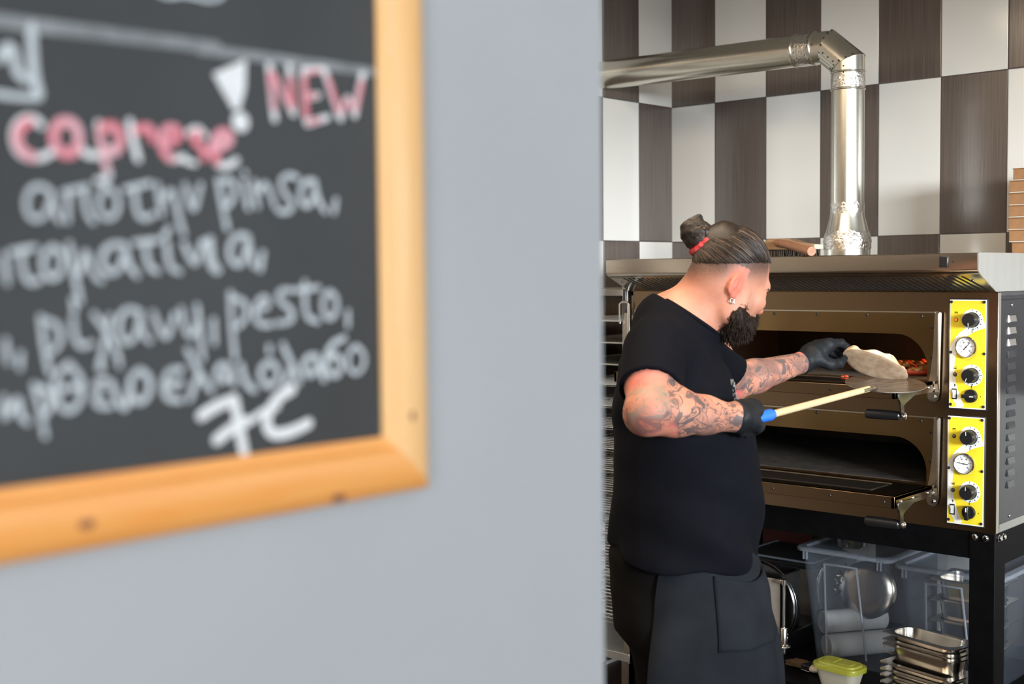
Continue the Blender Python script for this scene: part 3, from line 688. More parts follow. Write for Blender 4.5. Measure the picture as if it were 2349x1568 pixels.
def panel(dx, dz, lit, ang1, ang2, ang3, gauge_ang):
    X0, X1, Z0, Z1 = 1.692+dx, 1.806+dx, 1.2545+dz, 1.588+dz; Y0 = YF
    cp = MB().box(X0-0.0035, X1+0.003, Y0-0.005, Y0, Z0-0.004, Z1+0.003).build('control_panel', m_black, ov, bevel=0.001)
    MB().box(X0, X1, Y0-0.0058, Y0-0.005, Z0, Z1).build('panel_border', m_white, cp, smooth=0)
    yy = Y0-0.0064
    MB().box(X0+0.003, X1-0.003, yy, Y0-0.0058, Z0+0.003, Z1-0.003).build('panel_face', m_yellow, cp, smooth=0)
    mb = MB()
    for off in (-0.0080, 0.0, 0.0080):
        P = [(x+dx, z+dz) for x, z in SW]
        P2 = []
        for i, p in enumerate(P):
            a = Vector(P[max(i-1, 0)]); b = Vector(P[min(i+1, len(P)-1)]); t = (b-a).normalized(); P2.append((p[0]-t.y*off, p[1]+t.x*off))
        ribbon(mb, P2, 0.0035, yy-0.0003, yy, (X0+0.003, X1-0.003, Z0+0.003, Z1-0.003))
    mb.build('panel_swoosh', m_white, cp, smooth=0)
    for x, z in ((X0+0.0055, Z1-0.007), (X1-0.0065, Z1-0.007), (X0+0.0045, Z0+0.172), (X1-0.0055, Z0+0.170), (X0+0.0055, Z0+0.011), (X1-0.0065, Z0+0.009)):
        MB().lathe([(0.0046, 0), (0.0046, -0.002), (0.0030, -0.0042), (0.0018, -0.0040)], (x, yy, z), 'y', 14).build('screw', m_black, cp)
    # thermostat knobs on white dials
    for (kx, kz, a) in ((1.763+dx, 1.5265+dz, ang1), (1.763+dx, 1.3575+dz, ang2)):
        di = MB().lathe([(0.033, 0), (0.033, -0.0007)], (kx, yy, kz), 'y', 40).build('dial', m_white, cp)
        mk = MB()
        for i in range(17):
            t = math.radians(62-i*14.6); long = i % 2 == 0; r0, r1 = (0.0262, 0.0308) if long else (0.0268, 0.0287)
            c, s = math.cos(t), math.sin(t); M = Matrix(((c, 0, -s, kx), (0, 1, 0, yy-0.0007), (s, 0, c, kz), (0, 0, 0, 1)))
            mk.box(r0, r1, -0.0004, 0, -0.0011 if long else -0.0005, 0.0011 if long else 0.0005, M)
        mk.box(kx-0.0006, kx+0.0006, yy-0.0011, yy-0.0006, kz+0.027, kz+0.033); mk.box(kx-0.0005, kx+0.0005, yy-0.0011, yy-0.0006, kz-0.040, kz-0.027)
        mk.build('dial_marks', m_ink, cp, smooth=0)
        pr = [(0.0235, 0.0), (0.0235, -0.004), (0.0218, -0.006), (0.0208, -0.030), (0.0190, -0.0325), (0.0, -0.0328)]
        MB().lathe(pr, (kx, yy-0.0007, kz), 'y', 36).build('knob', m_black, cp, smooth=35)
        t = math.radians(a); c, s = math.cos(t), math.sin(t); M = Matrix(((c, 0, -s, kx), (0, 1, 0, yy-0.0335), (s, 0, c, kz), (0, 0, 0, 1)))
        MB().box(0.008, 0.0190, -0.0004, 0.0006, -0.0008, 0.0008, M).build('knob_mark', m_white, cp, smooth=0)
    # selector switch
    kx, kz = 1.7615+dx, 1.2945+dz
    MB().lathe([(0.0205, 0), (0.0205, -0.007), (0.0190, -0.010)], (kx, yy, kz), 'y', 32).build('selector_base', m_black, cp, smooth=35)
    t = math.radians(ang3); c, s = math.cos(t), math.sin(t); M = Matrix(((c, 0, -s, kx), (0, 1, 0, yy), (s, 0, c, kz), (0, 0, 0, 1)))
    MB().box(-0.0215, 0.0215, -0.025, -0.008, -0.0058, 0.0058, M).build('selector_knob', m_black, cp, bevel=0.0015)
    MB().box(-0.0165, -0.004, -0.0256, -0.0248, -0.0016, 0.0016, M).build('selector_mark', m_white, cp, smooth=0)
    MB().box(kx-0.001, kx+0.001, yy-0.0004, yy, kz+0.0285, kz+0.0330).box(kx+0.028, kx+0.030, yy-0.0004, yy, kz-0.002, kz+0.002).build('selector_print', m_ink, cp, smooth=0)
    # thermometer
    gx, gz = 1.7465+dx, 1.4435+dz
    MB().lathe([(0.0335, 0), (0.0335, -0.010), (0.0320, -0.0125), (0.0290, -0.0125), (0.0275, -0.009), (0.0275, -0.004)], (gx, yy, gz), 'y', 48, caps=False).build('gauge_rim', m_chrome, cp, smooth=30)
    MB().lathe([(0.0280, 0), (0.0280, -0.005)], (gx, yy, gz), 'y', 40).build('gauge_face', m_dial, cp)
    mk = MB()
    for i in range(11):
        t = math.radians(225-27*i); c, s = math.cos(t), math.sin(t); M = Matrix(((c, 0, -s, gx), (0, 1, 0, yy-0.0055), (s, 0, c, gz), (0, 0, 0, 1)))
        mk.box(0.0195 if i % 2 == 0 else 0.0215, 0.0235, -0.0003, 0, -0.0006, 0.0006, M)
        if i in (2, 4, 6, 8, 10): mk.box(0.0135, 0.0175, -0.0003, 0, -0.0024, -0.0016, M).box(0.0135, 0.0175, -0.0003, 0, -0.0004, 0.0004, M).box(0.0135, 0.0175, -0.0003, 0, 0.0014, 0.0022, M)
    mk.build('gauge_marks', m_ink, cp, smooth=0)
    t = math.radians(gauge_ang); c, s = math.cos(t), math.sin(t); M = Matrix(((c, 0, -s, gx), (0, 1, 0, yy-0.0064), (s, 0, c, gz), (0, 0, 0, 1)))
    mb = MB(); mb.prism([(-0.012, -0.0014), (0.0, -0.0010), (0.0205, -0.0003), (0.0205, 0.0003), (0.0, 0.0010), (-0.012, 0.0014)], 'y', -0.0005, 0.0003, M); mb.lathe([(0.0022, 0), (0.0022, -0.0012)], (gx, yy-0.006, gz), 'y', 12)
    mb.build('gauge_needle', m_ink, cp, smooth=0)
    # pilot lamps with their little heater symbols
    for (px, pz, on, topfill) in ((1.7125+dx, 1.5265+dz, lit, True), (1.7105+dx, 1.3585+dz, False, False)):
        MB().lathe([(0.0062, 0), (0.0062, -0.002), (0.0050, -0.003)], (px, yy, pz), 'y', 20, caps=False).build('pilot_rim', m_ink, cp)
        MB().ball((px, yy-0.0015, pz), 0.0050, squash=(1, 0.8, 1)).build('pilot_lamp', m_led_on if on else m_led_off, cp)
        s = MB(); zc = pz+0.0210; a, b = (zc+0.0004, zc+0.0034) if topfill else (zc-0.0038, zc-0.0006)
        s.box(px-0.005, px+0.005, yy-0.0004, yy, a, b)
        a, b = (zc-0.0038, zc-0.0006) if topfill else (zc+0.0004, zc+0.0034)
        s.box(px-0.005, px+0.005, yy-0.0004, yy, a, a+0.0006).box(px-0.005, px+0.005, yy-0.0004, yy, b-0.0006, b).box(px-0.005, px-0.0044, yy-0.0004, yy, a, b).box(px+0.0044, px+0.005, yy-0.0004, yy, a, b)
        s.build('heater_symbol', m_ink, cp, smooth=0)
    # rocker switch with lamp symbol
    rx, rz = 1.7095+dx, 1.2985+dz
    MB().box(rx-0.0078, rx+0.0078, yy-0.003, yy, rz-0.0165, rz+0.0165).build('switch_frame', m_black, cp, bevel=0.0012)
    MB().prism([(yy-0.003, rz-0.0125), (yy-0.0048, rz-0.0125), (yy-0.0042, rz), (yy-0.0080, rz+0.0125), (yy-0.003, rz+0.0125)], 'x', rx-0.0052, rx+0.0052).build('switch_rocker', m_dial, cp, bevel=0.0008)
    s = MB(); s.lathe([(0.0026, 0), (0.0026, -0.0004)], (rx+0.0006, yy, rz+0.0275), 'y', 12); s.box(rx-0.0008, rx+0.0020, yy-0.0004, yy, rz+0.0222, rz+0.0250)
    for i in range(7):
        t = math.radians(-30+40*i); c, sn = math.cos(t), math.sin(t); M = Matrix(((c, 0, -sn, rx+0.0006), (0, 1, 0, yy), (sn, 0, c, rz+0.0275), (0, 0, 0, 1)))
        s.box(0.0038, 0.0052, -0.0004, 0, -0.0003, 0.0003, M)
    s.build('lamp_symbol', m_ink, cp, smooth=0)
panel(0, 0, True, -88, -112, 180, 48)
panel(-0.003, -0.3585, False, 92, 90, -90, 174)
# warm lamp inside the upper deck, its glass on the chamber's right wall
MB().lathe([(0.020, 0), (0.018, -0.006), (0.0, -0.010)], (1.663, -0.34, 1.445), 'x', 20).build('oven_lamp', glow_mat('oven_lamp_glass', (1.0, 0.45, 0.14), 1.2), ov)
lp = bpy.data.lights.new('oven_lamp_light', 'POINT'); lp.energy = 8.0; lp.color = (1.0, 0.42, 0.13); lp.shadow_soft_size = 0.02
lo_ = bpy.data.objects.new('oven_lamp_light', lp); COL.objects.link(lo_); lo_.location = (1.62, -0.40, 1.440)

# ------------------------------------------------------------------ extraction hood on top
hd = thing('extraction_hood', 'stainless hood with slanted vent slots on top of the pizza oven', 'hood', (1.155, -0.55, 1.611))
yh = -1.088
P = [(-0.06, 1.7285), (yh+0.003, 1.7285), (yh, 1.7255), (yh, 1.682), (yh+0.0015, 1.676), (yh+0.006, 1.671), (yh+0.016, 1.6655), (-0.952, 1.6125), (-0.06, 1.6125)]
MB().prism(P, 'x', 0.4725, 1.836).build('hood_shell', m_steel, hd, smooth=30)
MB().prism([(y-0.0006 if y < -0.1 else y, z+(0.0006 if z > 1.7 else 0)) for y, z in P], 'x', 1.836, 1.840).build('hood_end_cap', m_steel_side, hd, smooth=30)
MB().prism(P, 'x', 0.4705, 0.4725).build('hood_end_cap', m_steel_side, hd, smooth=30)
# slots cut slantwise in the underside
a = Vector((0, yh+0.016, 1.6655)); b = Vector((0, -0.952, 1.6125)); t = (b-a).normalized(); nn = Vector((0, -t.z, t.y))
if nn.z > 0: nn = -nn
mb = MB(); x = 0.525; L = (b-a).length
while x < 1.78:
    q = [(x, 0.014), (x+0.008, 0.014), (x+0.050, L-0.010), (x+0.042, L-0.010)]
    v = [Vector((px, a.y, a.z))+t*d+nn*0.0006 for px, d in q] + [Vector((px, a.y, a.z))+t*d-nn*0.002 for px, d in q]
    mb.add(v, [(0, 1, 2, 3), (7, 6, 5, 4), (0, 4, 5, 1), (1, 5, 6, 2), (2, 6, 7, 3), (3, 7, 4, 0)]); x += 0.0205
mb.build('vent_slots', m_gap, hd, smooth=0)
MB().box(1.7235, 1.7495, yh-0.006, yh, 1.687, 1.7195).build('switch_cap', m_black, hd, bevel=0.002)
MB().lathe([(0.002, 0), (0.002, -0.0008)], (1.763, yh, 1.703), 'y', 10).build('pin_hole', m_gap, hd)
for x in (0.50, 1.80):
    c = a+(b-a)*0.35; MB().ball((x, c.y, c.z), 0.005, squash=(1, 1, 0.6)).build('screw', m_dark_steel, hd)

# ------------------------------------------------------------------ flue pipe
fl = thing('flue_pipe', 'galvanised flue pipe rising from the hood and turning towards the left wall', 'pipe', (1.12, -0.5, 1.7285))
yp = -0.5; rp = 0.0586
AX = [Vector((0.0, yp, 2.506)), Vector((1.040, yp, 2.492)), Vector((1.1195, yp, 2.424)), Vector((1.1195, yp, 1.90))]
def segment(name, i, r, s0=0.0, s1=1.0, m=m_galv, n=48):
    """One straight length of the mitred pipe between AX[i] and AX[i+1]."""
    p, q = AX[i], AX[i+1]; d = (q-p).normalized()
    e1 = Vector((0, 1, 0)); e2 = d.cross(e1)
    def plane(j):
        if j == 0 or j == len(AX)-1: return AX[j], d
        return AX[j], ((AX[j]-AX[j-1]).normalized()+(AX[j+1]-AX[j]).normalized()).normalized()
    v = []
    for s, j in ((s0, i), (s1, i+1)):
        for k in range(n):
            a_ = 2*PI*k/n; o = e1*math.cos(a_)*r+e2*math.sin(a_)*r
            if s in (0.0, 1.0):
                c, nr = plane(j); base = p+o; tt = (c-base).dot(nr)/d.dot(nr); v.append(base+d*tt)
            else: v.append(p+(q-p)*s+o)
    f = [(k, (k+1) % n, n+(k+1) % n, n+k) for k in range(n)]
    return MB().add(v, f).build(name, m, fl, smooth=60)
def bandring(name, i, s0, s1, r, m, bulge=0.0, n=48, rows=6):
    p, q = AX[i], AX[i+1]; d = (q-p).normalized(); e1 = Vector((0, 1, 0)); e2 = d.cross(e1); v = []
    for a_ in range(rows+1):
        s = s0+(s1-s0)*a_/rows
        for k in range(n):
            t_ = 2*PI*k/n; rr = r+bulge*math.sin(PI*a_/rows)
            if m is m_foil: rr += 0.0009*math.sin(9*t_+a_*1.7)*math.sin(23*t_+a_)
            ed = 0.003*math.sin(7*t_+i)+0.002*math.sin(17*t_) if (a_ in (0, rows) and m is m_foil) else 0
            v.append(p+(q-p)*s+d*ed+e1*math.cos(t_)*rr+e2*math.sin(t_)*rr)
    f = [(x_*n+k, x_*n+(k+1) % n, (x_+1)*n+(k+1) % n, (x_+1)*n+k) for x_ in range(rows) for k in range(n)]
    return MB().add(v, f).build(name, m, fl, smooth=60)
segment('horizontal_pipe', 0, rp); el = segment('elbow', 1, rp*1.03); segment('vertical_pipe', 2, rp)
bandring('seam_ring', 0, 0.872, 0.886, rp, m_galv, 0.004); bandring('foil_band', 0, 0.893, 0.945, rp+0.0012, m_foil); bandring('seam_ring', 0, 0.948, 0.958, rp, m_galv, 0.0035)
bandring('foil_band', 2, 0.085, 0.178, rp+0.0012, m_foil); bandring('seam_ring', 2, 0.168, 0.186, rp, m_galv, 0.004); bandring('seam_ring', 2, 0.055, 0.070, rp, m_galv, 0.004)
bandring('foil_band', 2, 0.955, 1.03, rp+0.0015, m_foil)
cone = MB().lathe([(rp, 1.925), (rp+0.001, 1.890), (rp+0.004, 1.872), (0.0775, 1.812), (0.0815, 1.802), (0.0815, 1.7285)], (1.1195, yp, 0), 'z', 48, caps=False).build('reducer_cone', m_galv, fl, smooth=60)
mb = MB(); n = 64; rows = [(1.822, 0.0768), (1.812, 0.0795), (1.800, 0.0832), (1.790, 0.0840), (1.783, 0.0852), (1.778, 0.0840), (1.765, 0.0834), (1.757, 0.0828)]; v = []
for i_, (z_, r_) in enumerate(rows):
    for k in range(n):
        t_ = 2*PI*k/n; w_ = 0.0012*math.sin(11*t_+i_*2.1)*math.sin(19*t_+i_*0.7); ed = 0.005*math.sin(8*t_)*math.sin(21*t_) if i_ in (0, len(rows)-1) else 0
        v.append((1.1195+(r_+w_)*math.cos(t_), yp+(r_+w_)*math.sin(t_), z_+ed))
mb.add(v, [(x_*n+k, x_*n+(k+1) % n, (x_+1)*n+(k+1) % n, (x_+1)*n+k) for x_ in range(len(rows)-1) for k in range(n)]).build('foil_band', m_foil, fl, smooth=60)
# black pop rivets along the elbow joints (on the side facing the room)
def rivet(c, r): MB().ball(c, r, n=8, m=6).build('rivet', m_black, el)
for j, cnt in ((1, 7), (2, 7)):
    nrm = ((AX[j]-AX[j-1]).normalized()+(AX[j+1]-AX[j]).normalized()).normalized(); e1 = Vector((0, -1, 0)); e2 = nrm.cross(e1)
    for i in range(cnt):
        t_ = math.radians(-72+144*i/(cnt-1)); off = (0.012 if i % 2 else -0.004)
        d = (AX[j]-AX[j-1]).normalized(); c = AX[j]+e1*math.cos(t_)*rp*1.03+e2*math.sin(t_)*rp*1.09; rivet(c-d*(0.006 if j == 2 else -0.003), 0.0042 if i % 2 else 0.0032)
for s, (i, tt) in enumerate(((0, 0.955), (0, 0.967), (2, 0.03), (2, 0.075))):
    p, q = AX[i], AX[i+1]; rivet(p+(q-p)*tt+Vector((0.012 if i == 2 else 0, -rp*0.99, 0.006 if i == 0 else 0)), 0.0030)
for s in (0.25, 0.5, 0.75):
    p, q = AX[1], AX[2]; rivet(p+(q-p)*s+Vector((-0.010, -rp*1.00, -0.012)), 0.0034)

# ------------------------------------------------------------------ stand
sd = thing('oven_stand', 'black steel stand with bottom shelf carrying the pizza oven', 'stand', (1.157, -0.48, 0.0))
for x0 in (OX0, 1.757):
    for y0 in (YF, -0.125):
        MB().box(x0, x0+0.081, y0, y0+0.081, 0.0, 0.877).build('leg', m_blackm, sd, bevel=0.003)
MB().box(OX0+0.081, 1.757, YF+0.004, YF+0.034, 0.792, 0.877).build('front_rail', m_blackm, sd, smooth=0)
MB().box(OX0+0.081, 1.757, -0.084, -0.054, 0.772, 0.877).build('rear_rail', m_blackm, sd, smooth=0)
for x0 in (OX0+0.003, 1.805): MB().box(x0, x0+0.03, -0.852, -0.125, 0.772, 0.877).build('side_rail', m_blackm, sd, smooth=0)
MB().box(OX0+0.01, 1.828, -0.945, -0.03, 0.255, 0.280).build('shelf', m_blackm, sd, bevel=0.002)
def hexbolt(c, axis):
    s = -1 if axis == 'y' else 1
    MB().lathe([(0.0105, 0), (0.0105, 0.002*s), (0.0082, 0.0025*s), (0.0082, 0.008*s), (0.0060, 0.010*s)], c, axis, 12).build('bolt', m_chrome, sd, smooth=30)
for x in (1.776, 1.8095): hexbolt((x, YF, 0.861), 'y')
for y in (-0.907, -0.876): hexbolt((1.838, y, 0.861), 'x')

# ------------------------------------------------------------------ pizza boxes stacked on the hood
ORD = ['topmost', 'second', 'third', 'fourth', 'fifth', 'sixth', 'seventh', 'eighth', 'ninth', 'tenth', 'eleventh', 'twelfth', 'thirteenth', 'fourteenth']
bh = 0.0410
offs = [(0.014, 0.4), (0.001, 1.0), (0.003, -0.5), (0.000, 0.6), (0.002, -0.8), (0.001, 1.1), (0.013, 0.0)]
proto = None
for i in range(7):
    k = 6-i; z = 1.7290+k*bh+0.0003*k; dx, rz = offs[i]
    lab = ('%s flat brown cardboard pizza box of the stack on the hood' % ('topmost' if i == 0 else 'lowest' if i == 6 else ORD[i]+' from the top,')) if i in (0, 6) else '%s flat brown cardboard pizza box from the top of the stack' % ORD[i]
    loc = (1.668+dx+0.15, -0.42+0.15, z)
    if proto is None:
        t = thing('pizza_box', lab, 'box', loc, math.radians(rz), 'pizza boxes on the hood'); proto = t
        M = wmat(t); w = 0.15
        MB().box(-w+0.002, w-0.002, -w+0.0015, w-0.0015, 0, bh-0.0025, M).build('tray', m_card_w, t, bevel=0.0008)
        MB().box(-w+0.0035, w, -w, w-0.0035, 0.0035, bh-0.003, M).box(-w, w, -w, w, bh-0.0030, bh, M).build('lid', m_card, t, bevel=0.0012)
    else: copy_tree(proto, loc, math.radians(rz), label=lab)

# ------------------------------------------------------------------ wooden oven brush on the hood
br = thing('oven_brush', 'wooden oven brush with a round handle lying on the hood beside the flue', 'brush', (1.14, -0.93, 1.7285))
mb = MB(); mb.prism([(1.040, 1.768), (1.066, 1.790), (1.145, 1.788), (1.185, 1.775), (1.240, 1.768), (1.240, 1.751), (1.040, 1.752)], 'y', -0.965, -0.905); mb.build('brush_block', m_bwood, br, bevel=0.003)
MB().box(1.2402, 1.2435, -0.963, -0.907, 1.752, 1.7675).build('block_end', m_card_w, br, bevel=0.001)
mb = MB()
for ix in range(26):
    for iy in range(4):
        x = 1.050+ix*0.0074; y = -0.957+iy*0.0145; s = rng.normal(0, 0.0025, 2)
        mb.tube([(x, y, 1.753), (x+s[0], y+s[1]-0.001, 1.729)], [0.0022, 0.0030], n=5)
mb.build('bristles', m_bristle_d, br, smooth=0)
MB().tube([(1.098, -0.955, 1.776), (1.18, -1.02, 1.766), (1.262, -1.085, 1.7525), (1.3285, -1.138, 1.7415)], [0.0125, 0.0145, 0.0150, 0.0150], n=20).build('handle', m_hwood, br, smooth=50, bevel=0.001)

# ------------------------------------------------------------------ baking pizza and a crumb
pz = thing('pizza', 'baking pizza with red and browned topping inside the upper oven deck', 'pizza', (1.455, -0.66, 1.336))
mb = MB(); n = 40
prof = [(0.0, 0.0), (0.148, 0.0), (0.158, 0.006), (0.158, 0.016), (0.150, 0.022), (0.138, 0.018), (0.0, 0.015)]
mb.lathe(prof, (1.455, -0.66, 1.336), 'z', n, caps=False); mb.build('crust', m_sauce, pz, smooth=60)
mb = MB(); mc = MB()
for i in range(170):
    a, r = rng.uniform(0, 2*PI), 0.155*math.sqrt(rng.uniform(0.02, 1)); c = (1.455+r*math.cos(a), -0.66+r*math.sin(a), 1.336+0.017+rng.uniform(0, 0.008))
    (mc if rng.uniform() < 0.55 else mb).ball(c, rng.uniform(0.008, 0.017), n=7, m=5, squash=(1, rng.uniform(0.6, 1), rng.uniform(0.45, 0.8)))
tag(mb.build('tomato_topping', m_sauce, pz, smooth=40), kind='stuff'); tag(mc.build('cheese_topping', m_cheese, pz, smooth=40), 'browned cheese topping', kind='stuff')
mb = MB(); mb.ball((1.372, -0.990, 1.3395), 0.0065, n=10, m=7, squash=(1.3, 0.8, 0.7)).ball((1.360, -0.992, 1.3385), 0.0045, n=8, m=6, squash=(1.5, 0.8, 0.7))
tag(mb.build('food_crumb', m_sauce, loc=(1.368, -0.99, 1.335)), 'red bit of topping on the open upper oven door', 'food')

# ------------------------------------------------------------------ storage boxes under the oven
ZS = 0.280
def storage_box(x0, x1, y0, y1, zr, label):
    cx, cy = (x0+x1)/2, (y0+y1)/2; w, d = x1-x0, y1-y0
    t = thing('storage_box', label, 'storage box', (cx, cy, ZS), 0, 'lidded clear boxes under the oven'); M = wmat(t); h = zr-ZS
    o_top = rounded(w-0.032, d-0.032, 0.03); k = 0.76
    o_bot = [(x*0.78, y*0.86) for x, y in o_top]
    body = hollow('body', o_top, o_bot, h-0.012, 0.0, 0.0022, m_tub, t, M)
    # rim and lid
    ro = rounded(w, d, 0.035); ri = rounded(w-0.05, d-0.05, 0.028); n = len(ro); mb = MB(); v = []
    for o, z in ((ro, h-0.014), (ro, h-0.003), ([(a*0.985, b*0.985) for a, b in ro], h), (ri, h), (ri, h-0.010)): v += [M @ Vector((a, b, z)) for a, b in o]
    f = [(r*n+j, r*n+(j+1) % n, (r+1)*n+(j+1) % n, (r+1)*n+j) for r in range(4) for j in range(n)]+[tuple(4*n+j for j in range(n))]
    mb.add(v, f).build('lid', m_tub_rim, t, smooth=50)
    # raised trapezoid window on the short front side, and two clip ribs
    fr = MB(); yy = lambda z: -(d-0.032)/2*(0.86+0.14*z/h)-0.0015
    xa, xb, xc, xd = -w*0.20, w*0.135, w*0.20, -w*0.215
    zt, zb = h-0.052, 0.035
    fr.tube([M @ Vector((xd, yy(zb), zb)), M @ Vector((xa, yy(zt), zt)), M @ Vector((xb, yy(zt), zt)), M @ Vector((xc, yy(zb), zb))], 0.0042, n=8)
    fr.build('window_rib', m_tub_rim, body, smooth=60)
    for x in (-w/2+0.030, -w/2+0.042, w/2-0.055, w/2-0.043): MB().box(x, x+0.005, yy(h)-0.004, yy(h)+0.002, h-0.045, h-0.014, M).build('rim_rib', m_tub_rim, body, smooth=0)
    return t
storage_box(1.030, 1.398, -0.720, -0.14, 0.695, 'clear lidded storage box holding a round steel lid and white rolls, steel pan on top')
storage_box(1.404, 1.772, -0.720, -0.14, 0.685, 'clear lidded storage box behind the right oven leg, steel trays inside')
# round steel lid leaning inside the first box, with its chrome handle
rl = thing('pan_lid', 'round steel pan with chrome handle standing on edge in the clear box', 'pan', (1.215, -0.53, 0.40))
Ml = Matrix.Translation((1.212, -0.520, 0.525)) @ Matrix.Rotation(math.radians(82), 4, 'X') @ Matrix.Rotation(math.radians(6), 4, 'Y')
MB().lathe([(0.0, 0.010), (0.060, 0.010), (0.092, 0.004), (0.098, 0.0), (0.100, -0.022), (0.103, -0.022), (0.103, 0.003), (0.095, 0.009), (0.06, 0.014), (0.0, 0.014)], (0, 0, 0), 'z', 56, Ml, caps=False).build('dish', m_inox, rl, smooth=40)
for i in range(4):
    a_ = math.radians(140+i*17); MB().tube([Ml @ Vector((0.118*math.cos(a_-0.08), 0.118*math.sin(a_-0.08), 0.004)), Ml @ Vector((0.104*math.cos(a_), 0.104*math.sin(a_), 0.010)), Ml @ Vector((0.118*math.cos(a_+0.08), 0.118*math.sin(a_+0.08), 0.004))], 0.005, n=8).build('clasp', m_chrome, rl)
MB().tube([(1.068, -0.575, 0.595), (1.056, -0.585, 0.555), (1.051, -0.585, 0.510), (1.056, -0.585, 0.465)], [0.005, 0.007, 0.007, 0.004], n=10).build('handle', m_chrome, rl, smooth=70)
def roll(p, q, r, label):
    p, q = Vector(p), Vector(q); d = (q-p); t = d.to_track_quat('Z', 'Y').to_matrix().to_4x4(); t.translation = p
    o = MB().lathe([(0.010, 0), (r-0.003, 0), (r, 0.003), (r, d.length-0.003), (r-0.003, d.length), (0.010, d.length)], (0, 0, 0), 'z', 32, t, caps=False).lathe([(0.010, 0.004), (0.010, d.length-0.004)], (0, 0, 0), 'z', 20, t).build('paper_roll', m_paper, loc=(p.x, p.y, p.z-r), smooth=40)
    return tag(o, label, 'paper roll', 'white rolls in the clear box')
roll((1.098, -0.635, 0.412), (1.235, -0.43, 0.412), 0.041, 'upper white roll under the pan in the clear box')
roll((1.115, -0.635, 0.327), (1.26, -0.42, 0.327), 0.043, 'lower white roll at the bottom of the clear box')

# ------------------------------------------------------------------ steel food pans
def gn_pan(loc, rz, w, d, h, label, group):
    t = thing('food_pan', label, 'food pan', loc, math.radians(rz), group); M = wmat(t)
    ro = rounded(w, d, 0.012, 4); a = rounded(w-0.036, d-0.036, 0.042, 4); b = rounded(w-0.056, d-0.056, 0.036, 4); n = len(ro); mb = MB(); v = []
    seq = [(ro, h-0.0035), (ro, h), (a, h), ([(x*0.985, y*0.97) for x, y in a], h-0.006), (b, 0.006), ([(x*0.94, y*0.9) for x, y in b], 0.001)]
    for o, z in seq: v += [M @ Vector((x, y, z)) for x, y in o]
    f = [(r*n+j, r*n+(j+1) % n, (r+1)*n+(j+1) % n, (r+1)*n+j) for r in range(5) for j in range(n)]+[tuple(5*n+j for j in range(n))]
    a2 = [(x*1.006, y*1.012) for x, y in a]; b2 = [(x*1.006, y*1.012) for x, y in b]; m0 = len(v)
    for o, z in ((a2, h-0.0035), (b2, 0.004), ([(x*0.94, y*0.9) for x, y in b2], 0.0)): v += [M @ Vector((x, y, z)) for x, y in o]
    f += [(j, (j+1) % n, m0+(j+1) % n, m0+j) for j in range(n)]
    f += [(m0+r*n+j, m0+r*n+(j+1) % n, m0+(r+1)*n+(j+1) % n, m0+(r+1)*n+j) for r in range(2) for j in range(n)]+[tuple(m0+2*n+j for j in range(n))]
    mb.add(v, f).build('pan', m_inox, t, smooth=50)
    return t
pc = (1.600, -0.806); rims = [0.500, 0.476, 0.4605, 0.4015, 0.3785, 0.3585, 0.3355]
depth = [0.064, 0.064, 0.098, 0.064, 0.064, 0.064, 0.055]
for i, (z, dp) in enumerate(zip(rims, depth)):
    lab = '%s steel food pan of the nested stack on the stand shelf' % ('topmost empty' if i == 0 else 'lowest') if i in (0, 6) else '%s steel food pan from the top of the nested stack' % ORD[i]
    jx, jy = (0, 0) if i < 3 else (-0.006, -0.004)
    gn_pan((pc[0]+jx, pc[1]+jy-0.05, z-dp), -13.3, 0.276, 0.140, dp, lab, 'nested food pans on the shelf')
gn_pan((1.195, -0.60, 0.6955), 0, 0.150, 0.150, 0.100, 'square steel food pan standing on the clear storage box lid', None)
for i in range(4):
    gn_pan((1.575, -0.44, 0.300+i*0.072), 0, 0.240, 0.200, 0.095, '%s steel tray inside the clear box behind the oven leg' % ('lowest', 'second lowest', 'second highest', 'highest')[i], 'trays inside the right clear box')

# ------------------------------------------------------------------ food tub with green lid
ft = thing('food_tub', 'small milky food tub with yellow-green lid on the stand shelf', 'tub', (1.304, -0.895, ZS), math.radians(-5)); M = wmat(ft)
o1 = rounded(0.158, 0.088, 0.026); o0 = rounded(0.122, 0.062, 0.022)
hollow('tub', o1, o0, 0.072, 0.001, 0.0015, m_foodtub, ft, M)
f1 = rounded(0.150, 0.080, 0.024); f0 = rounded(0.118, 0.058, 0.02); mb = MB(); v = [M @ Vector((x, y, 0.004)) for x, y in f0]+[M @ Vector((x, y, 0.052)) for x, y in [(a*0.97, b*0.97) for a, b in f1]]; n = len(f0)
mb.add(v, [(j, (j+1) % n, n+(j+1) % n, n+j) for j in range(n)]+[tuple(range(n))[::-1], tuple(n+j for j in range(n))]).build('filling', m_food, ft, smooth=50)
lo = rounded(0.172, 0.102, 0.030); mb = MB(); v = []
seq = [([(x*0.99, y*0.99) for x, y in lo], 0.064), (lo, 0.078), ([(x*0.98, y*0.97) for x, y in lo], 0.082), ([(x*0.86, y*0.80) for x, y in lo], 0.082), ([(x*0.83, y*0.76) for x, y in lo], 0.089), ([(x*0.80, y*0.72) for x, y in lo], 0.089)]
for o, z in seq: v += [M @ Vector((x, y, z)) for x, y in o]
n = len(lo); mb.add(v, [(r*n+j, r*n+(j+1) % n, (r+1)*n+(j+1) % n, (r+1)*n+j) for r in range(5) for j in range(n)]+[tuple(5*n+j for j in range(n))])
lidm = mb.build('lid', m_lid, ft, smooth=40)
for sx in (-1, 1): MB().prism([(sx*0.008, -0.026), (sx*0.050, -0.022), (sx*0.056, 0.0), (sx*0.050, 0.022), (sx*0.008, 0.026)], 'z', 0.0885, 0.0915, M).build('lid_ridge', m_lid, lidm, smooth=0)

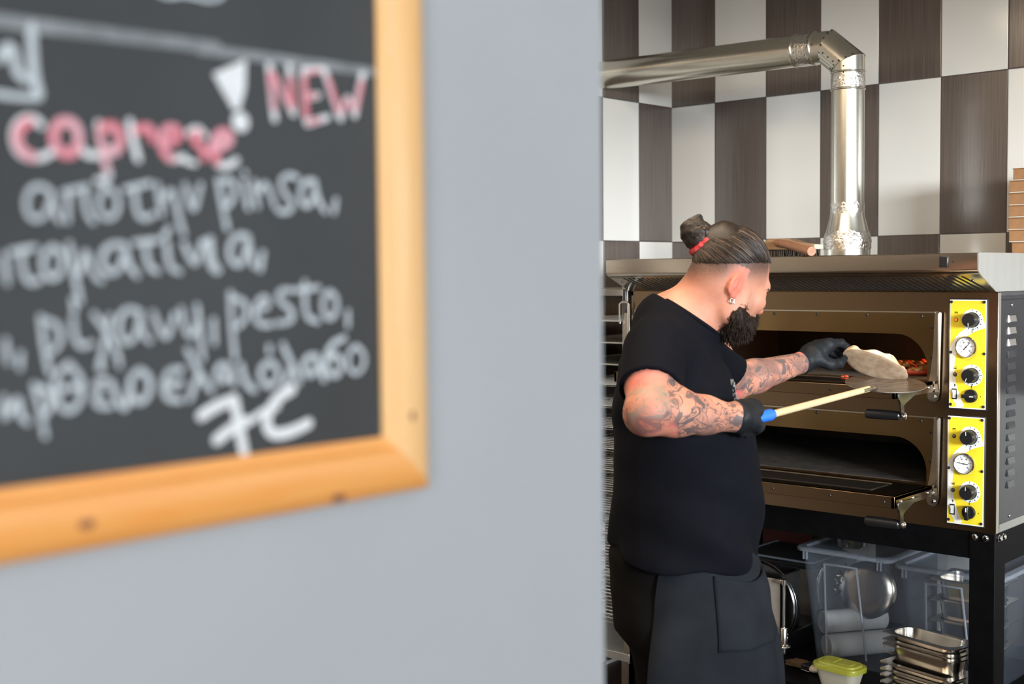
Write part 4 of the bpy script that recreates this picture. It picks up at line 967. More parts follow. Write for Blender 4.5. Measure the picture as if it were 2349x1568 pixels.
# ------------------------------------------------------------------ paint brush lying on the shelf
pb = thing('pastry_brush', 'flat pastry brush with white handle lying behind the green-lidded tub', 'brush', (1.125, -0.795, ZS), math.radians(-16)); M = wmat(pb)
mb = MB()
for i in range(120):
    y = rng.uniform(-0.024, 0.024); z = rng.uniform(0.008, 0.024); mb.tube([M @ Vector((0.0, y, z)), M @ Vector((-0.035, y*1.1, z*0.9+rng.uniform(-.004, .004))), M @ Vector((-0.075, y*1.35+rng.uniform(-.004, .004), max(0.003, z*0.7+rng.uniform(-.006, .006))))], 0.0010, n=4, caps=False)
mb.build('bristles', m_bristle, pb, smooth=0)
mb = MB(); mb.box(-0.002, 0.038, -0.027, 0.027, 0.006, 0.027, M); mb.build('ferrule', m_black, pb, bevel=0.003)
MB().box(-0.0025, 0.0385, -0.0275, 0.0275, 0.0055, 0.0085, M).build('ferrule_rim', m_chrome, pb, bevel=0.001)
MB().tube([M @ Vector((0.038, 0, 0.0165)), M @ Vector((0.052, 0, 0.0165)), M @ Vector((0.072, 0, 0.0165)), M @ Vector((0.10, 0, 0.0165)), M @ Vector((0.17, 0, 0.0165))], [0.027, 0.026, 0.013, 0.011, 0.013], n=16, flat=(Vector((0, 0, 1)), 0.55)).build('handle', m_card_w, pb, smooth=60)

# ------------------------------------------------------------------ slicer with round blade guard, scale behind, smoky bin
sl = thing('meat_slicer', 'steel slicer with round blade guard and chrome slide rod at the shelf left', 'slicer', (0.88, -0.62, ZS))
MB().prism([(-0.70, ZS), (-0.40, ZS), (-0.42, 0.36), (-0.68, 0.36)], 'x', 0.72, 0.985).build('base', m_dark_steel, sl, bevel=0.004)
MB().prism([(0.76, 0.322), (1.012, 0.322), (1.012, 0.336), (1.016, 0.345), (1.016, 0.584), (0.78, 0.580), (0.76, 0.56)], 'y', -0.795, -0.789).build('carriage_plate', m_plate, sl, bevel=0.002)
MB().box(0.82, 0.90, -0.789, -0.62, 0.36, 0.38).build('carriage_arm', m_inox, sl, smooth=0)
Mb = Matrix.Translation((0.895, -0.735, 0.470)) @ Matrix.Rotation(math.radians(90), 4, 'X')
MB().lathe([(0.0, 0.0), (0.148, 0.0), (0.152, 0.004), (0.148, 0.008), (0.0, 0.012)], (0, 0, 0), 'z', 56, Mb, caps=False).build('blade', m_dark_steel, sl, smooth=35)
rr = MB(); rr.tube([Mb @ Vector((0.1585*math.cos(2*PI*i/56), 0.1585*math.sin(2*PI*i/56), 0.004)) for i in range(56)], 0.0024, n=8, closed=True); rr.build('blade_guard', m_dark_steel, sl, smooth=70)
MB().lathe([(0.0, 0), (0.02, 0), (0.02, 0.06), (0.0, 0.06)], (0.915, -0.735, 0.478), 'y', 24, caps=False).build('blade_hub', m_dark_steel, sl)
MB().box(0.86, 0.97, -0.70, -0.56, 0.36, 0.58).build('motor_housing', m_dark_steel, sl, bevel=0.01)
MB().lathe([(0.0048, 0.413), (0.0048, 0.590)], (1.0405, -0.805, 0), 'z', 16).build('slide_rod', m_chrome, sl)
MB().box(1.012, 1.030, -0.810, -0.790, 0.574, 0.588).lathe([(0.0085, 0.570), (0.0085, 0.590)], (1.0405, -0.805, 0), 'z', 16).build('rod_bracket', m_inox, sl, bevel=0.001)
MB().lathe([(0.0115, 0.358), (0.0115, 0.415), (0.009, 0.418)], (1.0405, -0.805, 0), 'z', 20).build('rod_sleeve', m_inox, sl)
MB().lathe([(0.0075, 0.328), (0.0075, 0.346), (0.024, 0.350), (0.022, 0.354), (0.010, 0.359)], (1.0405, -0.805, 0), 'z', 16).box(1.018, 1.034, -0.812, -0.798, 0.349, 0.354).build('rod_wing', m_inox, sl)
bn = thing('plastic_bin', 'smoky clear plastic bin behind the slicer under the scale', 'bin', (0.815, -0.30, ZS)); M = wmat(bn)
hollow('bin_body', rounded(0.40, 0.24, 0.03), rounded(0.35, 0.20, 0.03), 0.272, 0, 0.003, m_bin, bn, M)
MB().box(0.610, 1.020, -0.425, -0.175, 0.553, 0.563).build('bin_lid', m_bin, bn, bevel=0.003)
sc = thing('kitchen_scale', 'black kitchen scale with grey rim on the smoky bin behind the slicer', 'scale', (0.84, -0.36, 0.5635)); M = Matrix.Translation((0.84, -0.36, 0.5635))
mb = MB(); 
MB().box(-0.16, 0.16, -0.17, 0.13, 0.0, 0.022, M).build('scale_body', m_black, sc, bevel=0.008)
Mr = M @ Matrix.Translation((0, 0, 0.024))
ro = rounded(0.31, 0.285, 0.03); MB().tube([Mr @ Vector((x, y-0.02, 0.002)) for x, y in ro], 0.0045, n=8, closed=True).build('scale_rim', m_tub_rim, sc, smooth=70)
MB().box(-0.145, 0.145, -0.155, 0.115, 0.022, 0.026, M).build('scale_plate', m_gap, sc, bevel=0.002)
MB().box(-0.13, 0.13, 0.118, 0.128, 0.022, 0.10, M).build('scale_display', m_black, sc, bevel=0.002)
MB().box(0.62, 0.84, -0.25, -0.10, 0.564, 0.70).build('red_carton', m_red, None, loc=(0.73, -0.17, 0.564), bevel=0.002)
tag(bpy.data.objects['red_carton'], 'dark red carton behind the scale under the oven', 'box')
mb = MB(); mb.tube([(1.449, -0.86, 0.468), (1.444, -0.86, 0.445), (1.452, -0.86, 0.425), (1.470, -0.86, 0.420), (1.488, -0.86, 0.428), (1.498, -0.85, 0.437)], 0.0013, n=6)
tag(mb.build('wire_loop', m_bwood, loc=(1.47, -0.86, 0.42), smooth=70), 'thin bent wire hanging off the food pans beside the clear box', 'wire')

# ------------------------------------------------------------------ rack trolley with wire shelves, left of the oven
RX0, RX1, RY0, RY1 = 0.012, 0.457, -0.940, -0.330
rk = thing('rack_trolley', 'tall steel rack trolley standing left of the oven in the corner', 'rack', (0.23, -0.63, 0.0))
for x in (RX0, RX1-0.026):
    for y in (RY0, RY1-0.026): MB().box(x, x+0.026, y, y+0.026, 0.20, 1.645).build('post', m_inox, rk, bevel=0.002)
for y in (RY0+0.002, RY1-0.024):
    MB().box(RX0+0.026, RX1-0.026, y, y+0.022, 1.594, 1.617).build('top_rail', m_inox, rk, bevel=0.001)
    MB().box(RX0-0.0, RX1, y-0.004, y+0.026, 0.205, 0.235).build('bottom_rail', m_steel_side, rk, bevel=0.001)
for x in (RX0+0.002, RX1-0.024): MB().box(x, x+0.022, RY0+0.026, RY1-0.026, 1.594, 1.617).build('top_rail', m_inox, rk, bevel=0.001)
for x in (RX0+0.002, RX1-0.024): MB().box(x, x+0.022, RY0+0.026, RY1-0.026, 0.21, 0.232).build('bottom_rail', m_steel_side, rk, bevel=0.001)
MB().box(RX0+0.02, RX1-0.02, RY0+0.02, RY1-0.02, 0.212, 0.218).build('drip_tray', m_steel_side, rk, smooth=0)
MB().tube([(0.428, -0.950, 1.49), (0.428, -0.950, 1.562), (0.438, -0.950, 1.570), (0.462, -0.950, 1.570), (0.470, -0.950, 1.562), (0.470, -0.950, 1.36)], 0.0042, n=10).build('latch_rod', m_inox, rk, smooth=60)
MB().box(0.438, 0.452, -0.946, -0.940, 1.53, 1.62).build('latch_plate', m_dark_steel, rk, bevel=0.001)
for x in (RX0+0.03, RX1-0.03):
    for y in (RY0+0.03, RY1-0.03):
        w_ = MB().lathe([(0.045, -0.013), (0.050, -0.010), (0.050, 0.010), (0.045, 0.013)], (x, y, 0.050), 'x', 24).build('castor', m_black, rk)
        MB().box(x-0.018, x-0.014, y-0.02, y+0.02, 0.045, 0.205).box(x+0.014, x+0.018, y-0.02, y+0.02, 0.045, 0.205).box(x-0.018, x+0.018, y-0.02, y+0.02, 0.10, 0.205).build('castor_fork', m_inox, w_, bevel=0.001)
nl = 15; zsh = [1.5015-0.0826*i for i in range(nl)]
for sx, (xa, xb) in enumerate(((RX0+0.026, RX0+0.036), (RX1-0.036, RX1-0.026))):
    for i, z in enumerate(zsh):
        MB().box(xa, xb, RY0+0.026, RY1-0.026, z-0.010, z-0.0065).build('runner', m_inox, rk, smooth=0)
for i, z in enumerate(zsh):
    if i < 3:
        mb = MB(); pr = []
    nm = 'the rack trolley'
    lab = ('topmost ' if i == 0 else 'lowest ' if i == nl-1 else ORD[i]+' ')+('perforated steel tray' if i < 3 else 'wire grid shelf')+(' of the rack trolley' if i in (0, nl-1) else ' from the top of the rack trolley')
    if i == 0:
        t = thing('oven_tray', lab, 'tray', (0.235, -0.635, z-0.0065), 0, 'trays on the rack trolley'); M = wmat(t); tp = t
        mb = MB(); w, d = 0.190, 0.295
        mb.box(-w, w, -d, d, 0.0, 0.002, M).box(-w, w, -d, -d+0.004, 0.0, 0.0055, M).box(-w, -w+0.003, -d, d, 0, 0.006, M).box(w-0.003, w, -d, d, 0, 0.006, M); mb.build('tray_sheet', m_steel_side, t, bevel=0.0008)
        mb = MB(); mb.box(-w, w, d-0.004, d, 0.002, 0.034, M); bk = mb.build('back_strip', m_strip, t, smooth=0)
        mb = MB()
        for j in range(22): mb.ball(M @ Vector((-w+0.012+j*0.017, d-0.006, 0.018)), 0.0045, n=8, m=6)
        mb.build('back_studs', m_stud, bk, smooth=60)
    elif i < 3: copy_tree(tp, (0.235, -0.635, z-0.0065), label=lab)
    elif i == 3:
        t = thing('wire_shelf', lab, 'wire shelf', (0.235, -0.635, z-0.0065), 0, 'wire shelves on the rack trolley'); M = wmat(t); wp = t; w, d = 0.190, 0.295
        MB().tube([M @ Vector(p) for p in ((-w, -d, 0.003), (w, -d, 0.003), (w, d, 0.003), (-w, d, 0.003))], 0.0032, n=8, closed=True).build('shelf_frame', m_chrome, t, smooth=70)
        mb = MB()
        for j in range(1, 14): y = -d+2*d*j/14; mb.tube([M @ Vector((-w, y, 0.0050)), M @ Vector((w, y, 0.0050))], 0.0022, n=6)
        for x in (-w*0.4, w*0.4): mb.tube([M @ Vector((x, -d, 0.0025)), M @ Vector((x, d, 0.0025))], 0.0022, n=6)
        mb.build('wires', m_chrome, t, smooth=70)
    else: copy_tree(wp, (0.235, -0.635, z-0.0065), label=lab)

# ------------------------------------------------------------------ implicit-surface modelling for organic shapes
class Field:
    """Signed-distance field on a regular grid; shapes blend smoothly; mesh() extracts one continuous surface."""
    def __init__(s, lo, hi, h):
        s.lo = np.array(lo, float); s.h = h; s.n = np.ceil((np.array(hi)-s.lo)/h).astype(int)+1
        s.F = np.full(tuple(s.n), 0.5, np.float32)
    def block(s, lo, hi):
        a = np.clip(np.floor((np.array(lo)-s.lo)/s.h).astype(int), 0, s.n); b = np.clip(np.ceil((np.array(hi)-s.lo)/s.h).astype(int)+1, 0, s.n)
        if (b <= a).any(): return None
        X = (s.lo[0]+s.h*np.arange(a[0], b[0])).astype(np.float32)[:, None, None]; Y = (s.lo[1]+s.h*np.arange(a[1], b[1])).astype(np.float32)[None, :, None]; Z = (s.lo[2]+s.h*np.arange(a[2], b[2])).astype(np.float32)[None, None, :]
        return (slice(a[0], b[0]), slice(a[1], b[1]), slice(a[2], b[2])), X, Y, Z
    def put(s, fn, lo, hi, k=0.02, op='u'):
        pad = k+4*s.h; B = s.block(np.array(lo)-pad, np.array(hi)+pad)
        if B is None: return s
        sl, X, Y, Z = B; d = fn(X, Y, Z).astype(np.float32); f = s.F[sl]
        if op == 's': d = -d
        if op == 'u':
            e = np.maximum(k-np.abs(f-d), 0)/max(k, 1e-6); s.F[sl] = np.minimum(f, d)-e*e*k*0.25
        else:
            e = np.maximum(k-np.abs(f-d), 0)/max(k, 1e-6); s.F[sl] = np.maximum(f, d)+e*e*k*0.25
        return s
    def cone(s, a, b, ra, rb, k=0.02, op='u'):
        a, b = np.array(a, float), np.array(b, float); d = b-a; L2 = float(d@d)
        def fn(X, Y, Z):
            px, py, pz = X-a[0], Y-a[1], Z-a[2]; t = np.clip((px*d[0]+py*d[1]+pz*d[2])/L2, 0, 1)
            return np.sqrt((px-t*d[0])**2+(py-t*d[1])**2+(pz-t*d[2])**2)-(ra+t*(rb-ra))
        r = max(ra, rb); return s.put(fn, np.minimum(a, b)-r, np.maximum(a, b)+r, k, op)
    def chain(s, P, R, k=0.012):
        for i in range(len(P)-1): s.cone(P[i], P[i+1], R[i], R[i+1], k)
        return s
    def ell(s, c, r, k=0.02, op='u', M=None):
        """Ellipsoid; M is an optional 3x3 whose rows are the local axes."""
        c, r = np.array(c, float), np.array(r, float); A = np.eye(3) if M is None else np.array(M, float)
        def fn(X, Y, Z):
            x, y, z = X-c[0], Y-c[1], Z-c[2]
            q = [(A[i][0]*x+A[i][1]*y+A[i][2]*z)/r[i] for i in range(3)]
            k0 = np.sqrt(q[0]**2+q[1]**2+q[2]**2); k1 = np.sqrt((q[0]/r[0])**2+(q[1]/r[1])**2+(q[2]/r[2])**2)
            return k0*(k0-1)/np.maximum(k1, 1e-5)
        m = r.max(); return s.put(fn, c-m, c+m, k, op)
    def loft(s, rows, k=0.02, op='u', power=2.0, grow=0.0):
        """rows: (z, cx, cy, rx, ry) stacked oval sections."""
        T = np.array(sorted(rows), float)
        def fn(X, Y, Z):
            z = np.clip(Z, T[0, 0], T[-1, 0]); g = lambda i: np.interp(z.ravel(), T[:, 0], T[:, i]).reshape(z.shape).astype(np.float32)
            cx, cy, rx, ry = g(1), g(2), g(3)+grow, g(4)+grow
            u, v = np.abs(X-cx)/rx, np.abs(Y-cy)/ry
            q = (u**power+v**power)**(1/power)
            d = (q-1)*np.minimum(rx, ry); dz = np.abs(Z-z)
            return np.where(dz > 0, np.sqrt(np.maximum(d, 0)**2+dz**2)+np.minimum(d, 0)*(dz == 0), d)
        lo = (min(T[:, 1]-T[:, 3]), min(T[:, 2]-T[:, 4]), T[0, 0]); hi = (max(T[:, 1]+T[:, 3]), max(T[:, 2]+T[:, 4]), T[-1, 0]); return s.put(fn, lo, hi, k, op)
    def cut(s, p, nrm, k=0.004):
        """Keep the side against the normal."""
        p = np.array(p, float); nrm = np.array(nrm, float)/np.linalg.norm(nrm)
        X, Y, Z = s.block(s.lo, s.lo+s.h*s.n)[1:]; d = ((X-p[0])*nrm[0]+(Y-p[1])*nrm[1]+(Z-p[2])*nrm[2]).astype(np.float32)
        e = np.maximum(k-np.abs(s.F-d), 0)/k; s.F = np.maximum(s.F, d)+e*e*k*0.25; return s
    def displace(s, fn):
        X, Y, Z = s.block(s.lo, s.lo+s.h*s.n)[1:]; s.F += fn(X, Y, Z).astype(np.float32); return s
    def mesh(s, name):
        F = s.F; S = F < 0
        def cube(A, i, j, k): return A[i:A.shape[0]-1+i, j:A.shape[1]-1+j, k:A.shape[2]-1+k]
        anyc = cube(S, 0, 0, 0).copy(); allc = anyc.copy()
        for i in (0, 1):
            for j in (0, 1):
                for k in (0, 1): c = cube(S, i, j, k); anyc |= c; allc &= c
        act = anyc & ~allc; ijk = np.argwhere(act); N = len(ijk)
        idx = np.full(act.shape, -1, np.int32); idx[act] = np.arange(N)
        val = {}
        for i in (0, 1):
            for j in (0, 1):
                for k in (0, 1): val[(i, j, k)] = F[ijk[:, 0]+i, ijk[:, 1]+j, ijk[:, 2]+k]
        acc = np.zeros((N, 3)); cnt = np.zeros(N); keys = list(val)
        for a in keys:
            for ax in range(3):
                if a[ax] == 0:
                    b = list(a); b[ax] = 1; b = tuple(b); fa, fb = val[a], val[b]; m = (fa < 0) != (fb < 0)
                    t = np.where(m, fa/np.where(m, fa-fb, 1), 0)
                    P = np.array(a, float)[None, :].repeat(N, 0); P[:, ax] = t; acc[m] += P[m]; cnt[m] += 1
        V = s.lo+s.h*(ijk+acc/cnt[:, None])
        faces = []
        for ax in range(3):
            o1, o2 = [(1, 2), (2, 0), (0, 1)][ax]
            sl0 = [slice(None)]*3; sl1 = [slice(None)]*3; sl0[ax] = slice(0, -1); sl1[ax] = slice(1, None)
            A, B = S[tuple(sl0)], S[tuple(sl1)]; E = np.argwhere(A != B)
            E = E[(E[:, o1] > 0) & (E[:, o2] > 0) & (E[:, o1] < S.shape[o1]-1) & (E[:, o2] < S.shape[o2]-1)]
            inside = A[E[:, 0], E[:, 1], E[:, 2]]
            def cell(d1, d2):
                C = E.copy(); C[:, o1] -= d1; C[:, o2] -= d2; return idx[C[:, 0], C[:, 1], C[:, 2]]
            q = np.stack([cell(1, 1), cell(0, 1), cell(0, 0), cell(1, 0)], 1); q[~inside] = q[~inside][:, ::-1]; faces.append(q)
        Q = np.concatenate(faces); me = bpy.data.meshes.new(name)
        me.vertices.add(N); me.vertices.foreach_set('co', V.astype(np.float32).ravel())
        me.loops.add(len(Q)*4); me.loops.foreach_set('vertex_index', Q.astype(np.int32).ravel())
        me.polygons.add(len(Q)); me.polygons.foreach_set('loop_start', np.arange(0, len(Q)*4, 4, dtype=np.int32)); me.polygons.foreach_set('loop_total', np.full(len(Q), 4, np.int32))
        me.update(calc_edges=True); me.validate(); return me
def attr(me, name, vals):
    a = me.attributes.new(name, 'FLOAT', 'POINT'); a.data.foreach_set('value', np.asarray(vals, np.float32))
def coords(me):
    c = np.zeros(len(me.vertices)*3, np.float32); me.vertices.foreach_get('co', c); return c.reshape(-1, 3)
def sstep(a, b, x): t = np.clip((x-a)/(b-a), 0, 1); return t*t*(3-2*t)
def relax(me, it=1, f=0.5):
    bm = bmesh.new(); bm.from_mesh(me)
    for _ in range(it): bmesh.ops.smooth_vert(bm, verts=bm.verts, factor=f, use_axis_x=True, use_axis_y=True, use_axis_z=True)
    bm.to_mesh(me); bm.free()

# ------------------------------------------------------------------ the pizza maker
# person space: +x the way he faces (towards the oven door), +y his left, z up, origin between the feet
PLOC = (1.548, -2.141, 0.0); PROT = 0.7372
man = thing('person', 'bearded man with topknot in black T-shirt and charcoal apron, working at the oven', 'person', PLOC, PROT)
PM = wmat(man)
def part(name, me, m, parent=man, smooth=180): return link(name, me, m, parent, 'local', smooth)
SH_R, EL_R, WR_R = np.array((-0.098, -0.125, 1.492)), np.array((-0.128, -0.275, 1.372)), np.array((0.085, -0.184, 1.342))
SH_L, EL_L, WR_L = np.array((0.060, 0.190, 1.500)), np.array((0.172, 0.388, 1.372)), np.array((0.411, 0.551, 1.418))
# head frame: turned 20 degrees to his left, chin slightly down
HO = np.array((0.100, 0.004, 1.642)); hz, hp = math.radians(20), math.radians(19)
HX = np.array((math.cos(hz)*math.cos(hp), math.sin(hz)*math.cos(hp), -math.sin(hp))); HY = np.array((-math.sin(hz), math.cos(hz), 0)); HZ = np.cross(HX, HY); HM = np.stack([HX, HY, HZ])
def hd_(x, y, z): return HO+HX*x+HY*y+HZ*z
# peel axis: from the fist to the blade
PA, PB = np.array((0.126, -0.135, 1.331)), np.array((0.640, 0.530, 1.352)); pd = (PB-PA)/np.linalg.norm(PB-PA)

def hand_right(f, g=0.0):
    """Fist around the peel handle; g grows everything (glove)."""
    e1 = np.cross(pd, (0, 0, 1)); e1 /= np.linalg.norm(e1); e2 = np.cross(e1, pd)     # e1 towards the room (camera side), e2 up
    P = lambda s, ang, r: PA+pd*(s-0.022)+(e1*math.cos(math.radians(ang))+e2*math.sin(math.radians(ang)))*r
    f.cone(WR_R, P(-0.030, 80, 0.016), 0.029+g, 0.031+g, 0.02); f.cone(P(-0.035, 80, 0.018), P(0.026, 70, 0.026), 0.031+g, 0.021+g, 0.02)
    f.cone(P(-0.03, 105, 0.026), P(0.03, 95, 0.032), 0.021+g, 0.017+g, 0.015)
    for j, (s, L) in enumerate(((0.034, 1.0), (0.012, 1.05), (-0.010, 1.0), (-0.030, 0.86))):
        r = (0.0095, 0.0098, 0.0094, 0.0082)[j]+g
        f.chain([P(s, 90, 0.036), P(s+0.003, 155, 0.036*L), P(s+0.004, 220, 0.032*L), P(s+0.003, 280, 0.027*L), P(s+0.002, 325, 0.025*L)], [r*1.1, r*1.05, r, r*0.95, r*0.85], 0.006)
    f.chain([P(-0.045, 40, 0.026), P(-0.014, 5, 0.028), P(0.016, -30, 0.026), P(0.034, -55, 0.024)], [0.017+g, 0.0140+g, 0.0118+g, 0.0092+g], 0.010)
LH = np.array((0.89, 0.44, 0.10)); LH /= np.linalg.norm(LH); LT = np.array((0.44, -0.89, 0.0)); LT /= np.linalg.norm(LT); LZ = np.cross(LT, LH)*-1.0
if LZ[2] < 0: LZ = -LZ
def hand_left(f, g=0.0):
    """Left hand pinching the bread: fingers over, thumb under on the near side."""
    Q = lambda a, t, z: WR_L+LH*a+LT*t+LZ*z
    f.cone(WR_L, Q(0.035, 0.0, 0.018), 0.028+g, 0.031+g, 0.02); f.cone(Q(0.035, 0.014, 0.020), Q(0.078, 0.022, 0.040), 0.026+g, 0.017+g, 0.02)
    f.cone(Q(0.035, -0.014, 0.018), Q(0.074, -0.022, 0.034), 0.025+g, 0.016+g, 0.02); f.cone(Q(0.075, 0.020, 0.040), Q(0.072, -0.024, 0.035), 0.016+g, 0.015+g, 0.015)
    for j, (t, L, dz) in enumerate(((0.026, 1.0, 0.0), (0.008, 1.06, 0.002), (-0.011, 0.98, -0.002), (-0.028, 0.80, -0.006))):
        r = (0.0098, 0.0100, 0.0094, 0.0083)[j]+g; b = j*0.004
        f.chain([Q(0.078, t, 0.042+dz), Q(0.078+0.040*L, t*0.95, 0.040+dz-b), Q(0.078+0.062*L, t*0.85, 0.024+dz-b), Q(0.078+0.073*L, t*0.75, 0.008+dz-b)], [r*1.15, r*1.05, r, r*0.85], 0.008)
    f.chain([Q(0.026, 0.026, 0.004), Q(0.062, 0.040, -0.014), Q(0.098, 0.036, -0.016), Q(0.126, 0.026, -0.006)], [0.018+g, 0.0145+g, 0.012+g, 0.0092+g], 0.010)

def arms(f, g=0.0):
    f.cone(SH_R, (SH_R+EL_R)/2, 0.064+g, 0.060+g, 0.03).cone((SH_R+EL_R)/2, EL_R, 0.060+g, 0.049+g, 0.03)
    m = EL_R+(WR_R-EL_R)*0.28; f.cone(EL_R, m, 0.048+g, 0.0515+g, 0.03).cone(m, EL_R+(WR_R-EL_R)*0.62, 0.0505+g, 0.043+g, 0.03).cone(EL_R+(WR_R-EL_R)*0.62, WR_R, 0.042+g, 0.031+g, 0.02)
    f.ell(EL_R+np.array((-0.012, -0.004, -0.016)), (0.036, 0.034, 0.034), 0.03)
    f.cone(SH_L, EL_L, 0.060+g, 0.046+g, 0.03); m = EL_L+(WR_L-EL_L)*0.3
    f.cone(EL_L, m, 0.045+g, 0.047+g, 0.03).cone(m, WR_L, 0.047+g, 0.029+g, 0.02)
TORSO = [(0.78, 0.0, 0.0, 0.150, 0.175), (0.92, -0.02, 0.0, 0.167, 0.204), (0.99, -0.018, 0.0, 0.172, 0.206), (1.10, -0.008, 0.0, 0.174, 0.198), (1.19, -0.003, 0.0, 0.173, 0.188), (1.29, -0.015, 0.008, 0.160, 0.178), (1.385, -0.032, 0.018, 0.140, 0.178), (1.45, -0.040, 0.028, 0.123, 0.172), (1.50, -0.044, 0.032, 0.100, 0.160), (1.545, -0.040, 0.030, 0.072, 0.115), (1.575, -0.030, 0.024, 0.055, 0.07)]
def neckfield(f, g=0.0):
    f.cone((-0.035, 0.020, 1.50), (0.070, 0.006, 1.635), 0.078+g, 0.067+g, 0.04); f.cone((-0.050, 0.02, 1.535), (0.048, 0.004, 1.655), 0.058+g, 0.050+g, 0.03)
    f.cone((-0.055, 0.02, 1.555), (-0.085, -0.10, 1.520), 0.055+g, 0.050+g, 0.05); f.cone((-0.050, 0.03, 1.555), (0.03, 0.16, 1.520), 0.055+g, 0.050+g, 0.05)
def headfield(f):
    E = lambda c, r, k=0.02, op='u': f.ell(hd_(*c), r, k, op, HM)
    E((-0.008, 0, 0.048), (0.095, 0.076, 0.086), 0.03); E((0.022, 0, -0.020), (0.062, 0.063, 0.084), 0.03); E((-0.03, 0, 0.0), (0.068, 0.064, 0.06), 0.03)
    f.cone(hd_(0.077, -0.028, 0.026), hd_(0.077, 0.028, 0.026), 0.0150, 0.0150, 0.016); f.ell(hd_(0.107, 0, 0.004), (0.021, 0.040, 0.013), 0.012, 's', HM)
    f.cone(hd_(0.078, 0, 0.006), hd_(0.0990, 0, -0.028), 0.0070, 0.0105, 0.012); f.cone(hd_(0.087, -0.012, -0.032), hd_(0.087, 0.012, -0.032), 0.0085, 0.0085, 0.008)
    for s in (-1, 1):
        E((0.056, s*0.040, -0.018), (0.028, 0.026, 0.024), 0.02); E((0.004, s*0.052, -0.062), (0.030, 0.016, 0.030), 0.03)
        E((0.089, s*0.031, 0.002), (0.017, 0.016, 0.011), 0.012, 's'); E((0.073, s*0.031, 0.002), (0.0125, 0.0125, 0.0115), 0.004)
        f.cone(hd_(0.084, s*0.019, 0.0085), hd_(0.077, s*0.043, 0.0075), 0.0042, 0.0040, 0.005)
    f.cone(hd_(0.075, -0.020, -0.058), hd_(0.075, 0.020, -0.058), 0.009, 0.009, 0.012); f.cone(hd_(0.072, -0.016, -0.069), hd_(0.072, 0.016, -0.069), 0.0095, 0.0095, 0.01)
    E((0.058, 0, -0.090), (0.024, 0.028, 0.022), 0.02)
    for s in (-1, 1):
        # ear: outer shell, hollow, lobe; tipped outward at the back
        A = np.stack([HX*0.96-HZ*0.22+HY*0*s, HY, HZ*0.96+HX*0.22]); A = A/np.linalg.norm(A, axis=1)[:, None]
        T = np.stack([(A[0]+s*A[1]*-0.42), (A[1]+s*A[0]*0.42), A[2]]); T = T/np.linalg.norm(T, axis=1)[:, None]
        c = hd_(-0.030, s*0.076, -0.002); f.ell(c, (0.0175, 0.0085, 0.0290), 0.008, 'u', T); f.ell(c+HY*s*0.0075+HX*0.003-HZ*0.001, (0.0112, 0.0070, 0.0200), 0.005, 's', T)
        f.ell(c+HY*s*0.004+HX*0.001-HZ*0.002, (0.0050, 0.0040, 0.0145), 0.004, 'u', T); f.ell(hd_(-0.025, s*0.0725, -0.029), (0.0088, 0.0058, 0.0085), 0.006)
        f.ell(hd_(-0.016, s*0.0725, -0.008), (0.005, 0.0045, 0.007), 0.005)

# --- body: one continuous surface from head to feet
bf = Field((-0.30, -0.42, -0.005), (0.66, 0.72, 1.80), 0.0042)
bf.loft([(0.78, -0.03, 0.0, 0.125, 0.150), (0.92, -0.035, 0.0, 0.140, 0.162), (0.99, -0.03, 0.0, 0.146, 0.164), (1.10, -0.012, 0.0, 0.158, 0.176)]+[r for r in [(z, a, b, rx-0.012, ry-0.012) for z, a, b, rx, ry in TORSO] if r[0] > 1.15], 0.03); neckfield(bf); arms(bf); hand_right(bf, -0.0018); hand_left(bf, -0.0018)
for hip, knee, ank, toe in (((-0.02, -0.095, 0.86), (0.02, -0.115, 0.49), (-0.03, -0.125, 0.085), (0.13, -0.15, 0.028)), ((0.0, 0.095, 0.86), (0.06, 0.125, 0.49), (0.03, 0.14, 0.085), (0.19, 0.165, 0.028))):
    h_, k_, a_, t_ = map(np.array, (hip, knee, ank, toe)); bf.cone(h_, k_, 0.090, 0.058, 0.04).cone(k_, k_+(a_-k_)*0.35, 0.056, 0.056, 0.03).cone(k_+(a_-k_)*0.35, a_, 0.056, 0.036, 0.03).cone(a_+np.array((-0.02, 0, -0.04)), t_, 0.036, 0.026, 0.02)
headfield(bf)
me = bf.mesh('person_body'); del bf; relax(me, 1, 0.4)
c = coords(me); q = (c-HO) @ HM.T
def near_seg(c, a, b): d = b-a; t = np.clip(((c-a) @ d)/(d @ d), 0, 1); return np.linalg.norm(c-(a+t[:, None]*d), axis=1), t
dR, tR = near_seg(c, EL_R, WR_R); dL, tL = near_seg(c, EL_L, WR_L); dU, tU = near_seg(c, SH_R, EL_R)
ink = np.maximum.reduce([(dR < 0.075)*sstep(-0.2, 0.12, tR-(c[:, 0] < -0.15)*0.12)*(c[:, 0] < 0.12), (dL < 0.075)*1.0, (dU < 0.09)*(tU > 0.25)*0.75])*(c[:, 2] < 1.50)
ink = np.where((c[:, 0] > -0.22) & (np.abs(q[:, 2]) < 0.25) & (np.linalg.norm(q, axis=1) < 0.17), 0, ink)
attr(me, 'ink', ink)
elb = np.exp(-(np.linalg.norm(c-(EL_R+np.array((-0.01, -0.045, -0.015))), axis=1)/0.042)**2)
ear = np.exp(-(np.abs(np.abs(q[:, 1])-0.082)/0.010)**2)*(np.abs(q[:, 0]+0.029) < 0.028)*(np.abs(q[:, 2]) < 0.045)
nose = np.exp(-(np.linalg.norm(q-np.array((0.105, 0, -0.025)), axis=1)/0.022)**2)
attr(me, 'flush', np.clip(elb*0.9+ear*1.0+nose*0.7, 0, 1))
hd_mask = (np.linalg.norm(q, axis=1) < 0.17)
